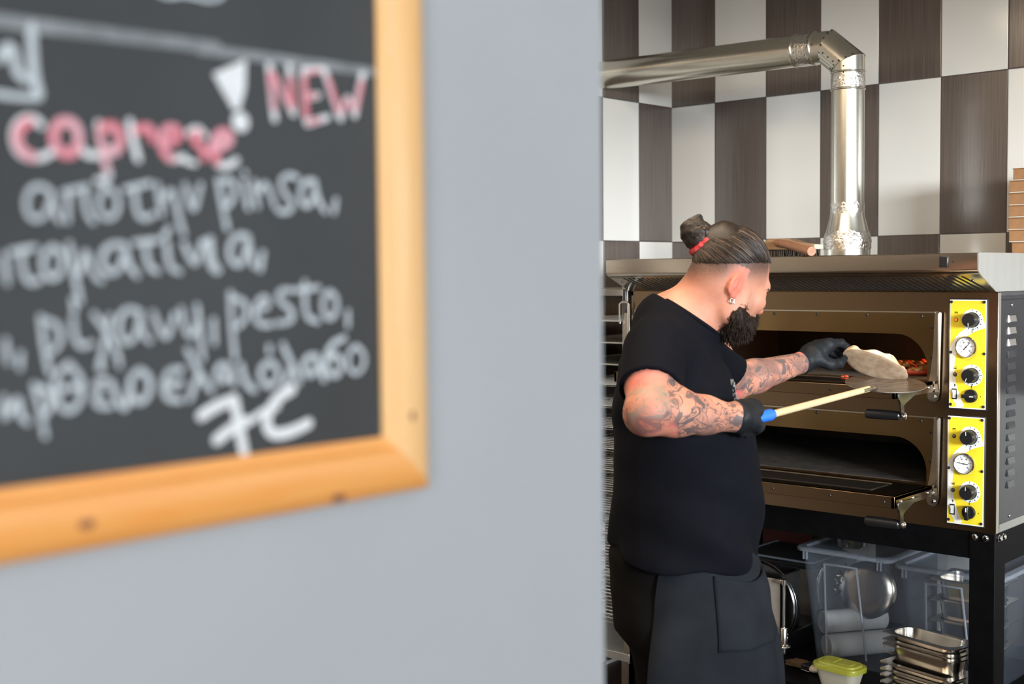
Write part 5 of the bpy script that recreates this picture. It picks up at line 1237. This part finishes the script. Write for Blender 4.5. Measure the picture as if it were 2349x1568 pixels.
side = hd_mask*sstep(0.012, 0.024, q[:, 0])*sstep(0.050, 0.036, q[:, 0])*sstep(0.050, 0.058, np.abs(q[:, 1]))*sstep(-0.070, -0.040, q[:, 2]*-1.0-0.075+0.02)*(q[:, 2] < 0.03)
fade = hd_mask*sstep(1.630, 1.696, c[:, 2])*sstep(0.074, 0.055, q[:, 0])*(1-ear)
attr(me, 'shave', np.clip(np.maximum(fade, side*0.35*(1-ear)), 0, 1))
attr(me, 'along', np.where(dR < dL, tR, tL))

m_skin = bpy.data.materials.new('skin'); m_skin.use_nodes = True
n, l = nodes_of(m_skin); p = n['Principled BSDF']
p.inputs['Roughness'].default_value = 0.55; p.inputs['Specular IOR Level'].default_value = 0.35; p.inputs['Subsurface Weight'].default_value = 0.10; p.inputs['Subsurface Radius'].default_value = (0.010, 0.004, 0.002); p.inputs['Subsurface Scale'].default_value = 0.6
def A_(name): q_ = n.new('ShaderNodeAttribute'); q_.attribute_name = name; return q_.outputs['Fac']
def MT(kind, a, b=None, cc=None):
    q_ = n.new('ShaderNodeMath'); q_.operation = kind
    for i, v in enumerate((a, b, cc)):
        if v is None: continue
        if isinstance(v, (int, float)): q_.inputs[i].default_value = v
        else: l.new(v, q_.inputs[i])
    return q_.outputs[0]
def MX(f, a, b):
    q_ = n.new('ShaderNodeMix'); q_.data_type = 'RGBA'
    if isinstance(f, (int, float)): q_.inputs['Factor'].default_value = f
    else: l.new(f, q_.inputs['Factor'])
    for s_, v in (('A', a), ('B', b)):
        if isinstance(v, tuple): q_.inputs[s_].default_value = (*v, 1)
        else: l.new(v, q_.inputs[s_])
    return q_.outputs['Result']
def RNG(v, a, b, lo=0.0, hi=1.0):
    q_ = n.new('ShaderNodeMapRange'); l.new(v, q_.inputs['Value']); q_.inputs['From Min'].default_value = a; q_.inputs['From Max'].default_value = b; q_.inputs['To Min'].default_value = lo; q_.inputs['To Max'].default_value = hi; return q_.outputs['Result']
tc = n.new('ShaderNodeTexCoord')
def NZ(scale, detail=4, dist=0.0, src=None):
    q_ = n.new('ShaderNodeTexNoise'); q_.inputs['Scale'].default_value = scale; q_.inputs['Detail'].default_value = detail; q_.inputs['Distortion'].default_value = dist; l.new(src or tc.outputs['Object'], q_.inputs['Vector']); return q_.outputs['Fac']
base = MX(RNG(NZ(22), 0.35, 0.65), (0.475, 0.195, 0.124), (0.525, 0.24, 0.16))
base = MX(MT('MULTIPLY', A_('flush'), 0.75), base, (0.58, 0.13, 0.09))
# tattoos: contour lines of warped noise, solid dark shapes and grey shading, with a few coloured areas
nA = NZ(13, 2, 1.0); nB = NZ(21, 2, 0.9); nC = NZ(12, 2, 0.6)
lines = MT('MAXIMUM', RNG(MT('ABSOLUTE', MT('SUBTRACT', MT('FRACT', MT('MULTIPLY', nA, 5.0)), 0.5)), 0.05, 0.11, 1, 0), RNG(MT('ABSOLUTE', MT('SUBTRACT', MT('FRACT', MT('MULTIPLY', nB, 3.0)), 0.5)), 0.03, 0.08, 1, 0))
solid = RNG(nB, 0.55, 0.60, 0, 0.95); shade = RNG(nC, 0.40, 0.60, 0, 0.70)
pat = MT('MINIMUM', MT('MAXIMUM', MT('MAXIMUM', MT('MULTIPLY', lines, 0.85), solid), shade), 1.0)
col = MX(RNG(NZ(9, 1), 0.58, 0.66), (0.055, 0.060, 0.068), (0.62, 0.14, 0.13)); col = MX(RNG(NZ(8.3, 1, 0.3), 0.60, 0.66), col, (0.11, 0.18, 0.15))
base = MX(MT('MULTIPLY', MT('MULTIPLY', pat, A_('ink')), 0.92), base, col)
stub = MT('MULTIPLY', A_('shave'), RNG(NZ(420, 2), 0.30, 0.60, 0.78, 1.0))
base = MX(MT('MULTIPLY', stub, 0.95), base, (0.034, 0.023, 0.018))
l.new(base, p.inputs['Base Color'])
bp_ = n.new('ShaderNodeBump'); bp_.inputs['Strength'].default_value = 0.12; bp_.inputs['Distance'].default_value = 0.002; l.new(NZ(260, 3), bp_.inputs['Height']); l.new(bp_.outputs['Normal'], p.inputs['Normal'])
body = part('body', me, m_skin)

# --- hair, bun, hair tie, beard
def hair_mat(name, c1, c2, scale):
    m = bpy.data.materials.new(name); m.use_nodes = True; n_, l_ = nodes_of(m); p_ = n_['Principled BSDF']; p_.inputs['Roughness'].default_value = 0.6 if 'beard' in name else 0.46; p_.inputs['Specular IOR Level'].default_value = 0.15 if 'beard' in name else 0.4
    t_ = n_.new('ShaderNodeTexCoord'); z_ = n_.new('ShaderNodeTexNoise'); z_.inputs['Scale'].default_value = scale; z_.inputs['Detail'].default_value = 3; l_.new(t_.outputs['Object'], z_.inputs['Vector'])
    r_ = n_.new('ShaderNodeMapRange'); r_.inputs['From Min'].default_value = 0.38; r_.inputs['From Max'].default_value = 0.66; l_.new(z_.outputs['Fac'], r_.inputs['Value'])
    x_ = n_.new('ShaderNodeMix'); x_.data_type = 'RGBA'; x_.inputs['A'].default_value = (*c1, 1); x_.inputs['B'].default_value = (*c2, 1); l_.new(r_.outputs['Result'], x_.inputs['Factor']); l_.new(x_.outputs['Result'], p_.inputs['Base Color']); return m
m_hair = hair_mat('brown_hair', (0.010, 0.0068, 0.0050), (0.026, 0.016, 0.010), 85); m_beard = hair_mat('dark_beard', (0.014, 0.009, 0.0075), (0.036, 0.022, 0.016), 70)
HAIRS = [m_hair, hair_mat('brown_hair_mid', (0.040, 0.023, 0.014), (0.075, 0.042, 0.024), 60), hair_mat('copper_hair', (0.14, 0.066, 0.028), (0.19, 0.10, 0.05), 60)]
BUN = np.array((0.021, 0.004, 1.772)); bax = np.array((0.62, 0.0, -0.78))
hf = Field((-0.06, -0.12, 1.58), (0.26, 0.14, 1.85), 0.0030)
hf.ell(hd_(-0.009, 0, 0.050), (0.0985, 0.0785, 0.093), 0.01, 'u', HM)
hf.cone(hd_(-0.055, 0, 0.105), BUN+bax*0.02, 0.045, 0.026, 0.03)
hf.cut((0.10, 0, 1.6985), (0.03, 0, -1.0), 0.006); hf.cut(hd_(0.070, 0, 0.078), HX*0.85-HZ*0.42, 0.012)
me = hf.mesh('hair'); del hf
hair = part('hair', me, m_hair)
# strands combed from the hairline over the skull to the tie
mb = MB(); tie = BUN+bax*0.026; cc_ = hd_(-0.010, 0, 0.050)
FC = hd_(0.070, 0, 0.078); FN = HX*0.85-HZ*0.42
for i in range(1500):
    az = rng.uniform(-PI, PI)
    for el_ in np.linspace(-0.5, 1.2, 60):      # hairline: first point above the shaved sides and behind the forehead edge
        d0 = np.array((math.cos(az)*math.cos(el_), math.sin(az)*math.cos(el_), math.sin(el_))); r0 = 1/math.sqrt((d0[0]/0.0985)**2+(d0[1]/0.0785)**2+(d0[2]/0.093)**2); p0 = cc_+HM.T @ (d0*r0)
        if p0[2] > 1.7005 and (p0-FC) @ FN < -0.001: break
    if i % 2: el_ = min(1.45, el_+abs(rng.normal(0, 0.45))); d0 = np.array((math.cos(az)*math.cos(el_), math.sin(az)*math.cos(el_), math.sin(el_)))
    else: d0 = d0+rng.normal(0, 0.015, 3); d0 = d0/np.linalg.norm(d0)
    t0 = ((tie-cc_) @ HM.T); t0 = t0/np.linalg.norm(t0); om = max(0.05, math.acos(max(-1, min(1, float(d0 @ t0))))); pts = []; ph = rng.uniform(0, 6.28); sk = rng.normal(0, 0.012)
    for k in range(9):
        s_ = k/8; dd = (math.sin((1-s_)*om)*d0+math.sin(s_*om)*t0)/max(math.sin(om), 1e-3); dd = dd/np.linalg.norm(dd)
        r_ = 1.0/math.sqrt((dd[0]/0.0985)**2+(dd[1]/0.0785)**2+(dd[2]/0.093)**2); lift = 0.0012+0.006*math.sin(PI*s_)*max(0, dd[2])+0.0016*math.sin(ph+5*s_)
        pts.append(cc_+HM.T @ (dd*(r_+lift)))
    pts[-1] = tie+rng.normal(0, 0.008, 3)
    mb.tube(pts, [0.0005]+[0.0012]*7+[0.0010], n=4, caps=False, mi=int(rng.choice(3, p=(0.76, 0.20, 0.04))))
link('strands', mb.mesh('strands'), HAIRS, hair, 'local', 180)
bnf = Field(BUN-0.07, BUN+0.07, 0.0022)
bnf.ell(BUN, (0.037, 0.036, 0.036), 0.01); bnf.cone(BUN+(-0.01, 0.005, 0.02), BUN+(0.004, 0.0, 0.041), 0.017, 0.007, 0.015); bnf.ell(BUN+np.array((-0.020, -0.008, 0.012)), (0.02, 0.022, 0.022), 0.012); bnf.cone(BUN, BUN+bax*0.035, 0.026, 0.024, 0.02)
bnf.displace(lambda X, Y, Z: 0.0016*np.sin(170*(X-BUN[0])+60*(Z-BUN[2])+40*np.sin(30*(Y-BUN[1])))+0.0012*np.sin(240*(Z-BUN[2])+90*(Y-BUN[1])))
bun = part('hair_bun', bnf.mesh('hair_bun'), m_hair)
mb = MB()
for i in range(260):
    ax_ = rng.normal(0, 1, 3); ax_ /= np.linalg.norm(ax_); u_ = np.cross(ax_, (0.3, 0.5, 0.8)); u_ /= np.linalg.norm(u_); w_ = np.cross(ax_, u_); a0 = rng.uniform(0, 6.28); r0 = rng.uniform(0.0345, 0.0375)
    mb.tube([BUN+(u_*math.cos(a0+k*0.28)+w_*math.sin(a0+k*0.28))*r0 for k in range(7)], [0.0004]+[0.0009]*5+[0.0004], n=4, caps=False, mi=int(rng.choice(3, p=(0.68, 0.26, 0.06))))
link('strands', mb.mesh('strands'), HAIRS, bun, 'local', 180)
tc_ = BUN+bax*0.027; u_ = np.cross(bax, (0, 1, 0)); u_ /= np.linalg.norm(u_); w_ = np.array((0, 1.0, 0)); mb = MB()
mb.tube([tc_+(u_*math.cos(2*PI*k/40)+w_*math.sin(2*PI*k/40))*(0.0315+0.0015*math.sin(k*1.9)) for k in range(40)], [0.0105+0.0018*math.sin(k*2.3) for k in range(40)], n=10, closed=True)
link('hair_tie', mb.mesh('hair_tie'), m_scrunchie, man, 'local', 180)
gf = Field((0.03, -0.12, 1.46), (0.24, 0.16, 1.68), 0.0028)
GE = lambda cc, r, k=0.02: gf.ell(hd_(*cc), r, k, 'u', HM)
GE((0.026, 0, -0.068), (0.050, 0.056, 0.040)); GE((0.030, 0, -0.096), (0.036, 0.042, 0.032), 0.03)
for s in (-1, 1):
    gf.cone(hd_(0.012, s*0.058, -0.040), hd_(0.010, s*0.057, -0.076), 0.010, 0.018, 0.02); gf.cone(hd_(0.010, s*0.058, -0.070), hd_(0.046, s*0.034, -0.092), 0.020, 0.026, 0.02); gf.cone(hd_(0.082, s*0.004, -0.046), hd_(0.068, s*0.030, -0.066), 0.0085, 0.0095, 0.012); gf.cone(hd_(0.068, s*0.030, -0.066), hd_(0.052, s*0.036, -0.090), 0.0095, 0.014, 0.012)
gf.put(lambda X, Y, Z: np.sqrt((X-hd_(0.084, 0, -0.062)[0])**2+(Y-hd_(0.084, 0, -0.062)[1])**2+((Z-hd_(0.084, 0, -0.062)[2])*1.6)**2)-0.014, hd_(0.084, 0, -0.062)-0.03, hd_(0.084, 0, -0.062)+0.03, 0.006, 's')
gf.displace(lambda X, Y, Z: 0.0010*np.sin(150*X+40*np.sin(25*Z))*np.sin(170*Y+20*Z)+0.0007*np.sin(310*X+90*Y+60*Z))
me = gf.mesh('beard'); bc = coords(me); beard = part('beard', me, m_beard); mb = MB(); bcen = hd_(0.035, 0, -0.075)
for i in rng.choice(len(bc), 1700):
    p0 = bc[i]; o_ = (p0-bcen)/np.linalg.norm(p0-bcen); dn = o_*0.35+np.array((0.15, 0, -0.95))*0.65+rng.normal(0, 0.16, 3); dn /= np.linalg.norm(dn); Ls = rng.uniform(0.006, 0.016)
    mb.tube([p0-o_*0.001, p0+dn*Ls*0.5+o_*0.002, p0+dn*Ls], [0.0009, 0.0008, 0.0003], n=4, caps=False)
link('strands', mb.mesh('strands'), m_beard, beard, 'local', 180)
mb = MB()
for s in (-1, 1):
    for k in range(46):
        t_ = k/45; p0 = hd_(0.090-0.012*t_, s*(0.014+0.034*t_), 0.0235+0.004*math.sin(PI*t_)-0.004*t_); dn = (HX*-0.1+HY*s*0.8+HZ*(0.45-0.7*t_)); mb.tube([p0, p0+dn*0.009], [0.0011, 0.0004], n=4, caps=False)
link('eyebrows', mb.mesh('eyebrows'), m_beard, man, 'local', 180)
mb = MB()
for s in (-1, 1): mb.ball(hd_(0.0735, s*0.031, 0.002), 0.0128, n=16, m=10)
link('eyes', mb.mesh('eyes'), m_eye, man, 'local', 180)
mb = MB(); ec = hd_(-0.024, -0.077, -0.041); mb.tube([ec+np.array((0.0048*math.cos(2*PI*k/20), 0, 0.0048*math.sin(2*PI*k/20))) for k in range(20)], 0.0012, n=8, closed=True); mb.ball(ec+np.array((0.004, -0.002, -0.006)), 0.0028)
link('earring', mb.mesh('earring'), m_silver, man, 'local', 180)

# --- T-shirt
NP, NN = np.array((-0.053, 0.0, 1.610)), np.array((0.565, 0.0, 0.825))
sf = Field((-0.32, -0.36, 0.93), (0.30, 0.36, 1.66), 0.0040)
sf.loft(TORSO, 0.03, grow=0.010); neckfield(sf, 0.008)
udR = (EL_R-SH_R)/np.linalg.norm(EL_R-SH_R); udL = (EL_L-SH_L)/np.linalg.norm(EL_L-SH_L)
slf = Field(sf.lo, sf.lo+sf.h*(sf.n-1.0001), 0.0040);
for SH, ud, EL, L in ((SH_R, udR, EL_R, 0.130), (SH_L, udL, EL_L, 0.15)):
    one = Field(sf.lo, sf.lo+sf.h*(sf.n-1.0001), 0.0040)
    one.cone(SH, SH+ud*0.20, 0.076, 0.0735, 0.02); one.cut(SH+ud*L, ud, 0.004)
    inner = Field(sf.lo, sf.lo+sf.h*(sf.n-1.0001), 0.0040); inner.cone(SH+ud*(L-0.03), SH+ud*0.25, 0.0625, 0.0640, 0.005)
    one.F = np.maximum(one.F, -inner.F); slf.F = np.minimum(slf.F, one.F); del one, inner
e = np.maximum(0.035-np.abs(sf.F-slf.F), 0)/0.035; near = np.minimum(sf.F, slf.F)-e*e*0.035*0.25; sf.F = near; del slf
sf.cut(NP, NN, 0.004); sf.cut((0.0, 0, 1.000), (-0.07, 0.13, -1.0), 0.006)
def folds(X, Y, Z):
    w = 0.012*np.sin(9*X+7*Z)+0.010*np.sin(11*Y-6*Z)
    belly = np.exp(-((Z-1.10)/0.16)**2); up = np.exp(-((Z-1.36)/0.10)**2)
    a = 0.0085*belly*np.sin(34*(Z+0.55*X+0.25*Y+w)+2.0*np.sin(6*Y))*np.clip(1.2-4*np.abs(X-0.10), 0.25, 1)
    b = 0.0065*up*np.sin(46*(0.75*Z-0.65*X+0.2*Y+w)); d = 0.0060*np.exp(-((Z-1.01)/0.05)**2)*np.sin(26*X+24*Y+3*np.sin(9*Y))
    px, py, pz = X-SH_R[0], Y-SH_R[1], Z-SH_R[2]; t = np.clip(px*udR[0]+py*udR[1]+pz*udR[2], 0.02, 0.3); da = np.sqrt((px-t*udR[0])**2+(py-t*udR[1])**2+(pz-t*udR[2])**2)
    return -(a+b+d)*(1-np.exp(-((Z-1.56)/0.05)**2))*sstep(0.085, 0.125, da)
sf.displace(folds)
me = sf.mesh('t_shirt'); del sf; relax(me, 2, 0.5)
shirt = part('t_shirt', me, m_shirt)
# ribbed collar and sleeve seam
mb = MB(); pts = []
e1 = np.cross(NN, (0, 1, 0)); e1 /= np.linalg.norm(e1); e2 = np.array((0, 1.0, 0)); ctr = np.array((0.006, 0.010, 0.0)); ctr[2] = (NN @ NP-ctr[0]*NN[0])/NN[2]
for k in range(48):
    t_ = 2*PI*k/48; pts.append(ctr+e1*math.cos(t_)*0.0845*(1 if math.cos(t_) > 0 else 0.98)+e2*math.sin(t_)*0.083)
mb.tube(pts, 0.0052, n=8, closed=True); link('collar', mb.mesh('collar'), m_shirt, shirt, 'local', 180)
# print sits on the chest front: keep only what hugs the shirt
bmx = bmesh.new(); bmx.from_mesh(me); from mathutils.bvhtree import BVHTree
tree = BVHTree.FromBMesh(bmx); bmx.free(); mb = MB()
def skin_pt(x, y, z, d=(1, 0, 0)):
    hit = tree.ray_cast(Vector((x, y, z)), Vector(d)); return hit[0]
for i in range(10):
    for j in range(5):
        y_ = -0.075+0.020*j+0.004*math.sin(i*3); z_ = 1.325+0.010*i
        if (i*7+j*3) % 4 == 0: continue
        h_ = skin_pt(0.0, y_, z_)
        if h_: mb.ball(h_, float(rng.uniform(0.004, 0.010)), n=8, m=5, squash=(0.2, 1, float(rng.uniform(0.4, 1.0))))
link('chest_print', mb.mesh('chest_print'), m_print, shirt, 'local', 60)

# --- gloves
gl = Field((-0.02, -0.30, 1.24), (0.26, -0.02, 1.44), 0.0024); hand_right(gl, 0.0012); gl.cone(WR_R+(WR_R-EL_R)*-0.02, WR_R+(PA-WR_R)*0.3, 0.0345, 0.033, 0.01)
gl.cut(EL_R+(WR_R-EL_R)*0.965, EL_R-WR_R, 0.003); gl.displace(lambda X, Y, Z: 0.0008*np.sin(190*X+60*Z)*np.sin(120*Y+50*Z)); part('glove', gl.mesh('glove'), m_glove)
gl = Field((0.34, 0.44, 1.34), (0.64, 0.74, 1.52), 0.0024); hand_left(gl, 0.0012); gl.cone(WR_L+(EL_L-WR_L)*0.10, WR_L, 0.0345, 0.033, 0.01)
gl.cut(WR_L+(EL_L-WR_L)*0.06, EL_L-WR_L, 0.003); gl.displace(lambda X, Y, Z: 0.0008*np.sin(190*X+60*Z)*np.sin(120*Y+50*Z)); part('glove', gl.mesh('glove'), m_glove)

# --- trousers, apron, shoes
tf = Field((-0.30, -0.30, 0.03), (0.28, 0.32, 1.06), 0.0055)
tf.loft([(0.80, -0.040, 0.0, 0.145, 0.172), (0.90, -0.046, 0.0, 0.156, 0.182), (0.985, -0.036, 0.0, 0.158, 0.180), (1.03, -0.02, 0.0, 0.158, 0.178)], 0.03)
for hip, knee, ank in (((-0.055, -0.084, 0.84), (-0.030, -0.100, 0.49), (-0.050, -0.120, 0.075)), ((-0.03, 0.085, 0.84), (0.045, 0.125, 0.49), (0.025, 0.14, 0.075))):
    h_, k_, a_ = map(np.array, (hip, knee, ank)); tf.cone(h_, k_, 0.108, 0.090, 0.04).cone(k_, a_, 0.092, 0.078, 0.03)
tf.cut((0, 0, 0.065), (0, 0, -1), 0.004); tf.displace(lambda X, Y, Z: -0.004*np.sin(30*Z+10*np.sin(8*X)+6*Y)-0.003*np.sin(40*X+22*Z))
me = tf.mesh('trousers'); relax(me, 1); part('trousers', me, m_trouser)
apron_rx = lambda g: float(np.interp(g, (0, .08, .18, .34, .59, 1), (.160, .166, .187, .206, .229, .258)))
NA, NZr = 90, 46; v = []; f = []
a0, a1 = math.radians(-122), math.radians(100)
for layer in (0.0, 0.004):
    for i in range(NZr+1):
        z_ = 1.028-0.60*i/NZr; g_ = i/NZr
        for j in range(NA+1):
            a_ = a0+(a1-a0)*j/NA; c_, s_ = math.cos(a_), math.sin(a_)
            rx = apron_rx(g_); ry = 0.186+0.072*max(g_, 0)**0.7
            pl = 0.007*g_*math.sin(7.0*a_+1.5+1.2*math.sin(5*g_))+0.004*math.sin(13*a_+6*g_)*min(1, g_*2.5)+0.003*math.sin(18*g_+3*a_)
            fl_ = 0.012*g_*math.exp(-((a_-a0)/0.25)**2)
            v.append((-0.004+c_*(rx+pl+fl_+layer), s_*(ry+pl+fl_+layer), z_+0.004*math.sin(3*a_)))
R_ = (NZr+1)*(NA+1); W_ = NA+1
for i in range(NZr):
    for j in range(NA): q_ = i*W_+j; f.append((q_, q_+1, q_+W_+1, q_+W_)); f.append((R_+q_, R_+q_+W_, R_+q_+W_+1, R_+q_+1))
for i in range(NZr): f.append((i*W_, (i+1)*W_, R_+(i+1)*W_, R_+i*W_)); f.append((i*W_+NA, R_+i*W_+NA, R_+(i+1)*W_+NA, (i+1)*W_+NA))
for j in range(NA): f.append((j, R_+j, R_+j+1, j+1)); q_ = NZr*W_+j; f.append((q_, q_+1, R_+q_+1, R_+q_))
mb = MB().add(v, f); ap = link('apron', mb.mesh('apron'), m_apron, man, 'local', 70)
def apron_pt(a_, z_, off):
    g_ = (1.028-z_)/0.60; c_, s_ = math.cos(a_), math.sin(a_)
    rx = apron_rx(g_); ry = 0.186+0.072*max(g_, 0)**0.7; pl = 0.007*g_*math.sin(7.0*a_+1.5+1.2*math.sin(5*g_))+0.004*math.sin(13*a_+6*g_)*min(1, g_*2.5)+0.003*math.sin(18*g_+3*a_)
    return Vector((-0.004+c_*(rx+pl+off), s_*(ry+pl+off), z_+0.004*math.sin(3*a_)))
v = []; f = []; na, nz = 26, 18; p0, p1 = math.radians(-79), math.radians(-18)
for i in range(nz+1):
    for j in range(na+1):
        t_ = j/na; zt = 0.972-0.030*math.sin(PI*t_)*(0.3+0.7*t_); z_ = zt+(0.800-zt)*i/nz; v.append(apron_pt(p0+(p1-p0)*t_, z_, 0.0075 if i > 0 else 0.011))
for i in range(nz):
    for j in range(na): q_ = i*(na+1)+j; f.append((q_, q_+1, q_+na+2, q_+na+1))
mb = MB().add(v, f); pk = link('pocket', mb.mesh('pocket'), m_apron, ap, 'local', 70)
so = pk.modifiers.new('cloth', 'SOLIDIFY'); so.thickness = 0.003
mb = MB()
for pa in ([apron_pt(p0, 0.972-0.172*k/10, 0.0085) for k in range(11)], [apron_pt(p0+(p1-p0)*k/20, 0.972-0.030*math.sin(PI*k/20)*(0.3+0.7*k/20), 0.0105) for k in range(21)]): mb.tube(pa, 0.0016, n=6)
link('pocket_seam', mb.mesh('seam'), m_apron, ap, 'local', 70)
for k_, (a_, t_) in enumerate((((-0.03, -0.125), (0.13, -0.15)), ((0.03, 0.14), (0.19, 0.165)))):
    sfld = Field((a_[0]-0.12, a_[1]-0.1, -0.002), (t_[0]+0.12, t_[1]+0.1, 0.14), 0.005)
    sfld.cone((a_[0]-0.035, a_[1], 0.048), (t_[0]-0.02, t_[1], 0.038), 0.045, 0.046, 0.03); sfld.cone((a_[0]-0.01, a_[1], 0.06), (a_[0]-0.01, a_[1], 0.10), 0.046, 0.044, 0.03); sfld.cone((t_[0]-0.03, t_[1], 0.034), (t_[0]+0.01, t_[1], 0.030), 0.046, 0.040, 0.02); sfld.cut((0, 0, 0.0005), (0, 0, -1), 0.003); sfld.cut((0, 0, 0.115), (0, 0, 1), 0.003)
    part('shoe', sfld.mesh('shoe'), m_shoe)

# ------------------------------------------------------------------ peel in his right hand
def W(q): return PM @ Vector(tuple(float(x) for x in q))
pe = thing('pizza_peel', 'round metal pizza peel with pale wooden handle held in gloved right hand', 'peel', tuple(W(PA)), PROT); 
hs = -0.045; Lh = float(np.linalg.norm(PB-PA)); tb = np.array((0.0, 0.0, 1.0))
MB().tube([W(PA+pd*hs), W(PA+pd*0.11)], 0.0115, n=16).build('handle_core', m_peelwood, pe, smooth=60)
MB().tube([W(PA+pd*hs), W(PA+pd*0.060), W(PA+pd*0.098), W(PA+pd*0.112)], [0.0135, 0.0135, 0.0150, 0.0125], n=20).build('grip', m_blue, pe, smooth=60)
MB().tube([W(PA+pd*0.10), W(PA+pd*(Lh-0.125))], [0.0092, 0.0085], n=16).build('handle', m_peelwood, pe, smooth=60)
MB().tube([W(PA+pd*(Lh-0.175)), W(PA+pd*(Lh-0.125)), W(PA+pd*(Lh-0.080)), W(PA+pd*(Lh-0.070))], [0.0105, 0.0105, 0.0100, 0.004], n=14, flat=(Vector((0, 0, 1)), 0.6)).build('socket', m_alu, pe, smooth=60)
br_ = 0.113; bn_ = np.array((0.0, -0.14, 1.0)); bn_ /= np.linalg.norm(bn_); bx_ = np.array((1.0, 0, 0)); by_ = np.cross(bn_, bx_)
BC = PB; n_ = 64; v = []
for r_, z_ in ((0.0, 0.0), (br_*0.93, 0.0), (br_, 0.0012), (br_, 0.0032), (br_*0.93, 0.0020), (0.0, 0.0020)):
    for k in range(n_): a_ = 2*PI*k/n_; v.append(W(BC+bx_*math.cos(a_)*r_+by_*math.sin(a_)*r_+bn_*z_))
f = [(r_*n_+k, r_*n_+(k+1) % n_, (r_+1)*n_+(k+1) % n_, (r_+1)*n_+k) for r_ in range(5) for k in range(n_)]
MB().add(v, f).build('blade', m_alu, pe, smooth=40)

# ------------------------------------------------------------------ flatbread pulled off the peel with his left hand
fb = thing('flatbread', 'pale baked flatbread lifted by the gloved left hand onto the peel', 'bread', tuple(W((0.622, 0.568, 1.398))), PROT)
bL = np.array((0.93, 0.0, -0.37)); bL /= np.linalg.norm(bL); bW = np.array((0.0, 0.80, -0.60)); bW = bW-bL*(bW @ bL); bW /= np.linalg.norm(bW); bN = np.cross(bL, bW); 
if bN[2] < 0: bN = -bN
bcn = np.array((0.622, 0.568, 1.400)); na, nr = 56, 12
def bread_pt(r_, a_, top):
    ra = 0.098*(1+0.06*math.sin(2*a_+0.5)+0.03*math.sin(5*a_)); rb = 0.056*(1+0.05*math.sin(3*a_+1)); x_, y_ = ra*r_*math.cos(a_), rb*r_*math.sin(a_)
    edge = math.exp(-((r_-0.88)/0.10)**2); t_ = (0.006+0.027*edge*(0.7+0.4*math.sin(4*a_+1)+0.25*math.sin(9*a_)))*math.sqrt(max(0, 1-r_**8)); z_ = t_ if top else -0.003*math.sqrt(max(0, 1-r_**6))
    sag = 0.010*(x_/0.1)**2
    return bcn+bL*x_+bW*y_+bN*(z_+sag)
for nm, top, m_ in (('crust', True, m_crust), ('underside', False, m_under)):
    v = [W(bread_pt(0, 0, top))]+[W(bread_pt((i+1)/nr, 2*PI*j/na, top)) for i in range(nr) for j in range(na)]
    f = [(0, 1+j, 1+(j+1) % na) for j in range(na)]+[(1+i*na+j, 1+(i+1)*na+j, 1+(i+1)*na+(j+1) % na, 1+i*na+(j+1) % na) for i in range(nr-1) for j in range(na)]
    MB().add(v, f).build(nm, m_, fb, smooth=70)
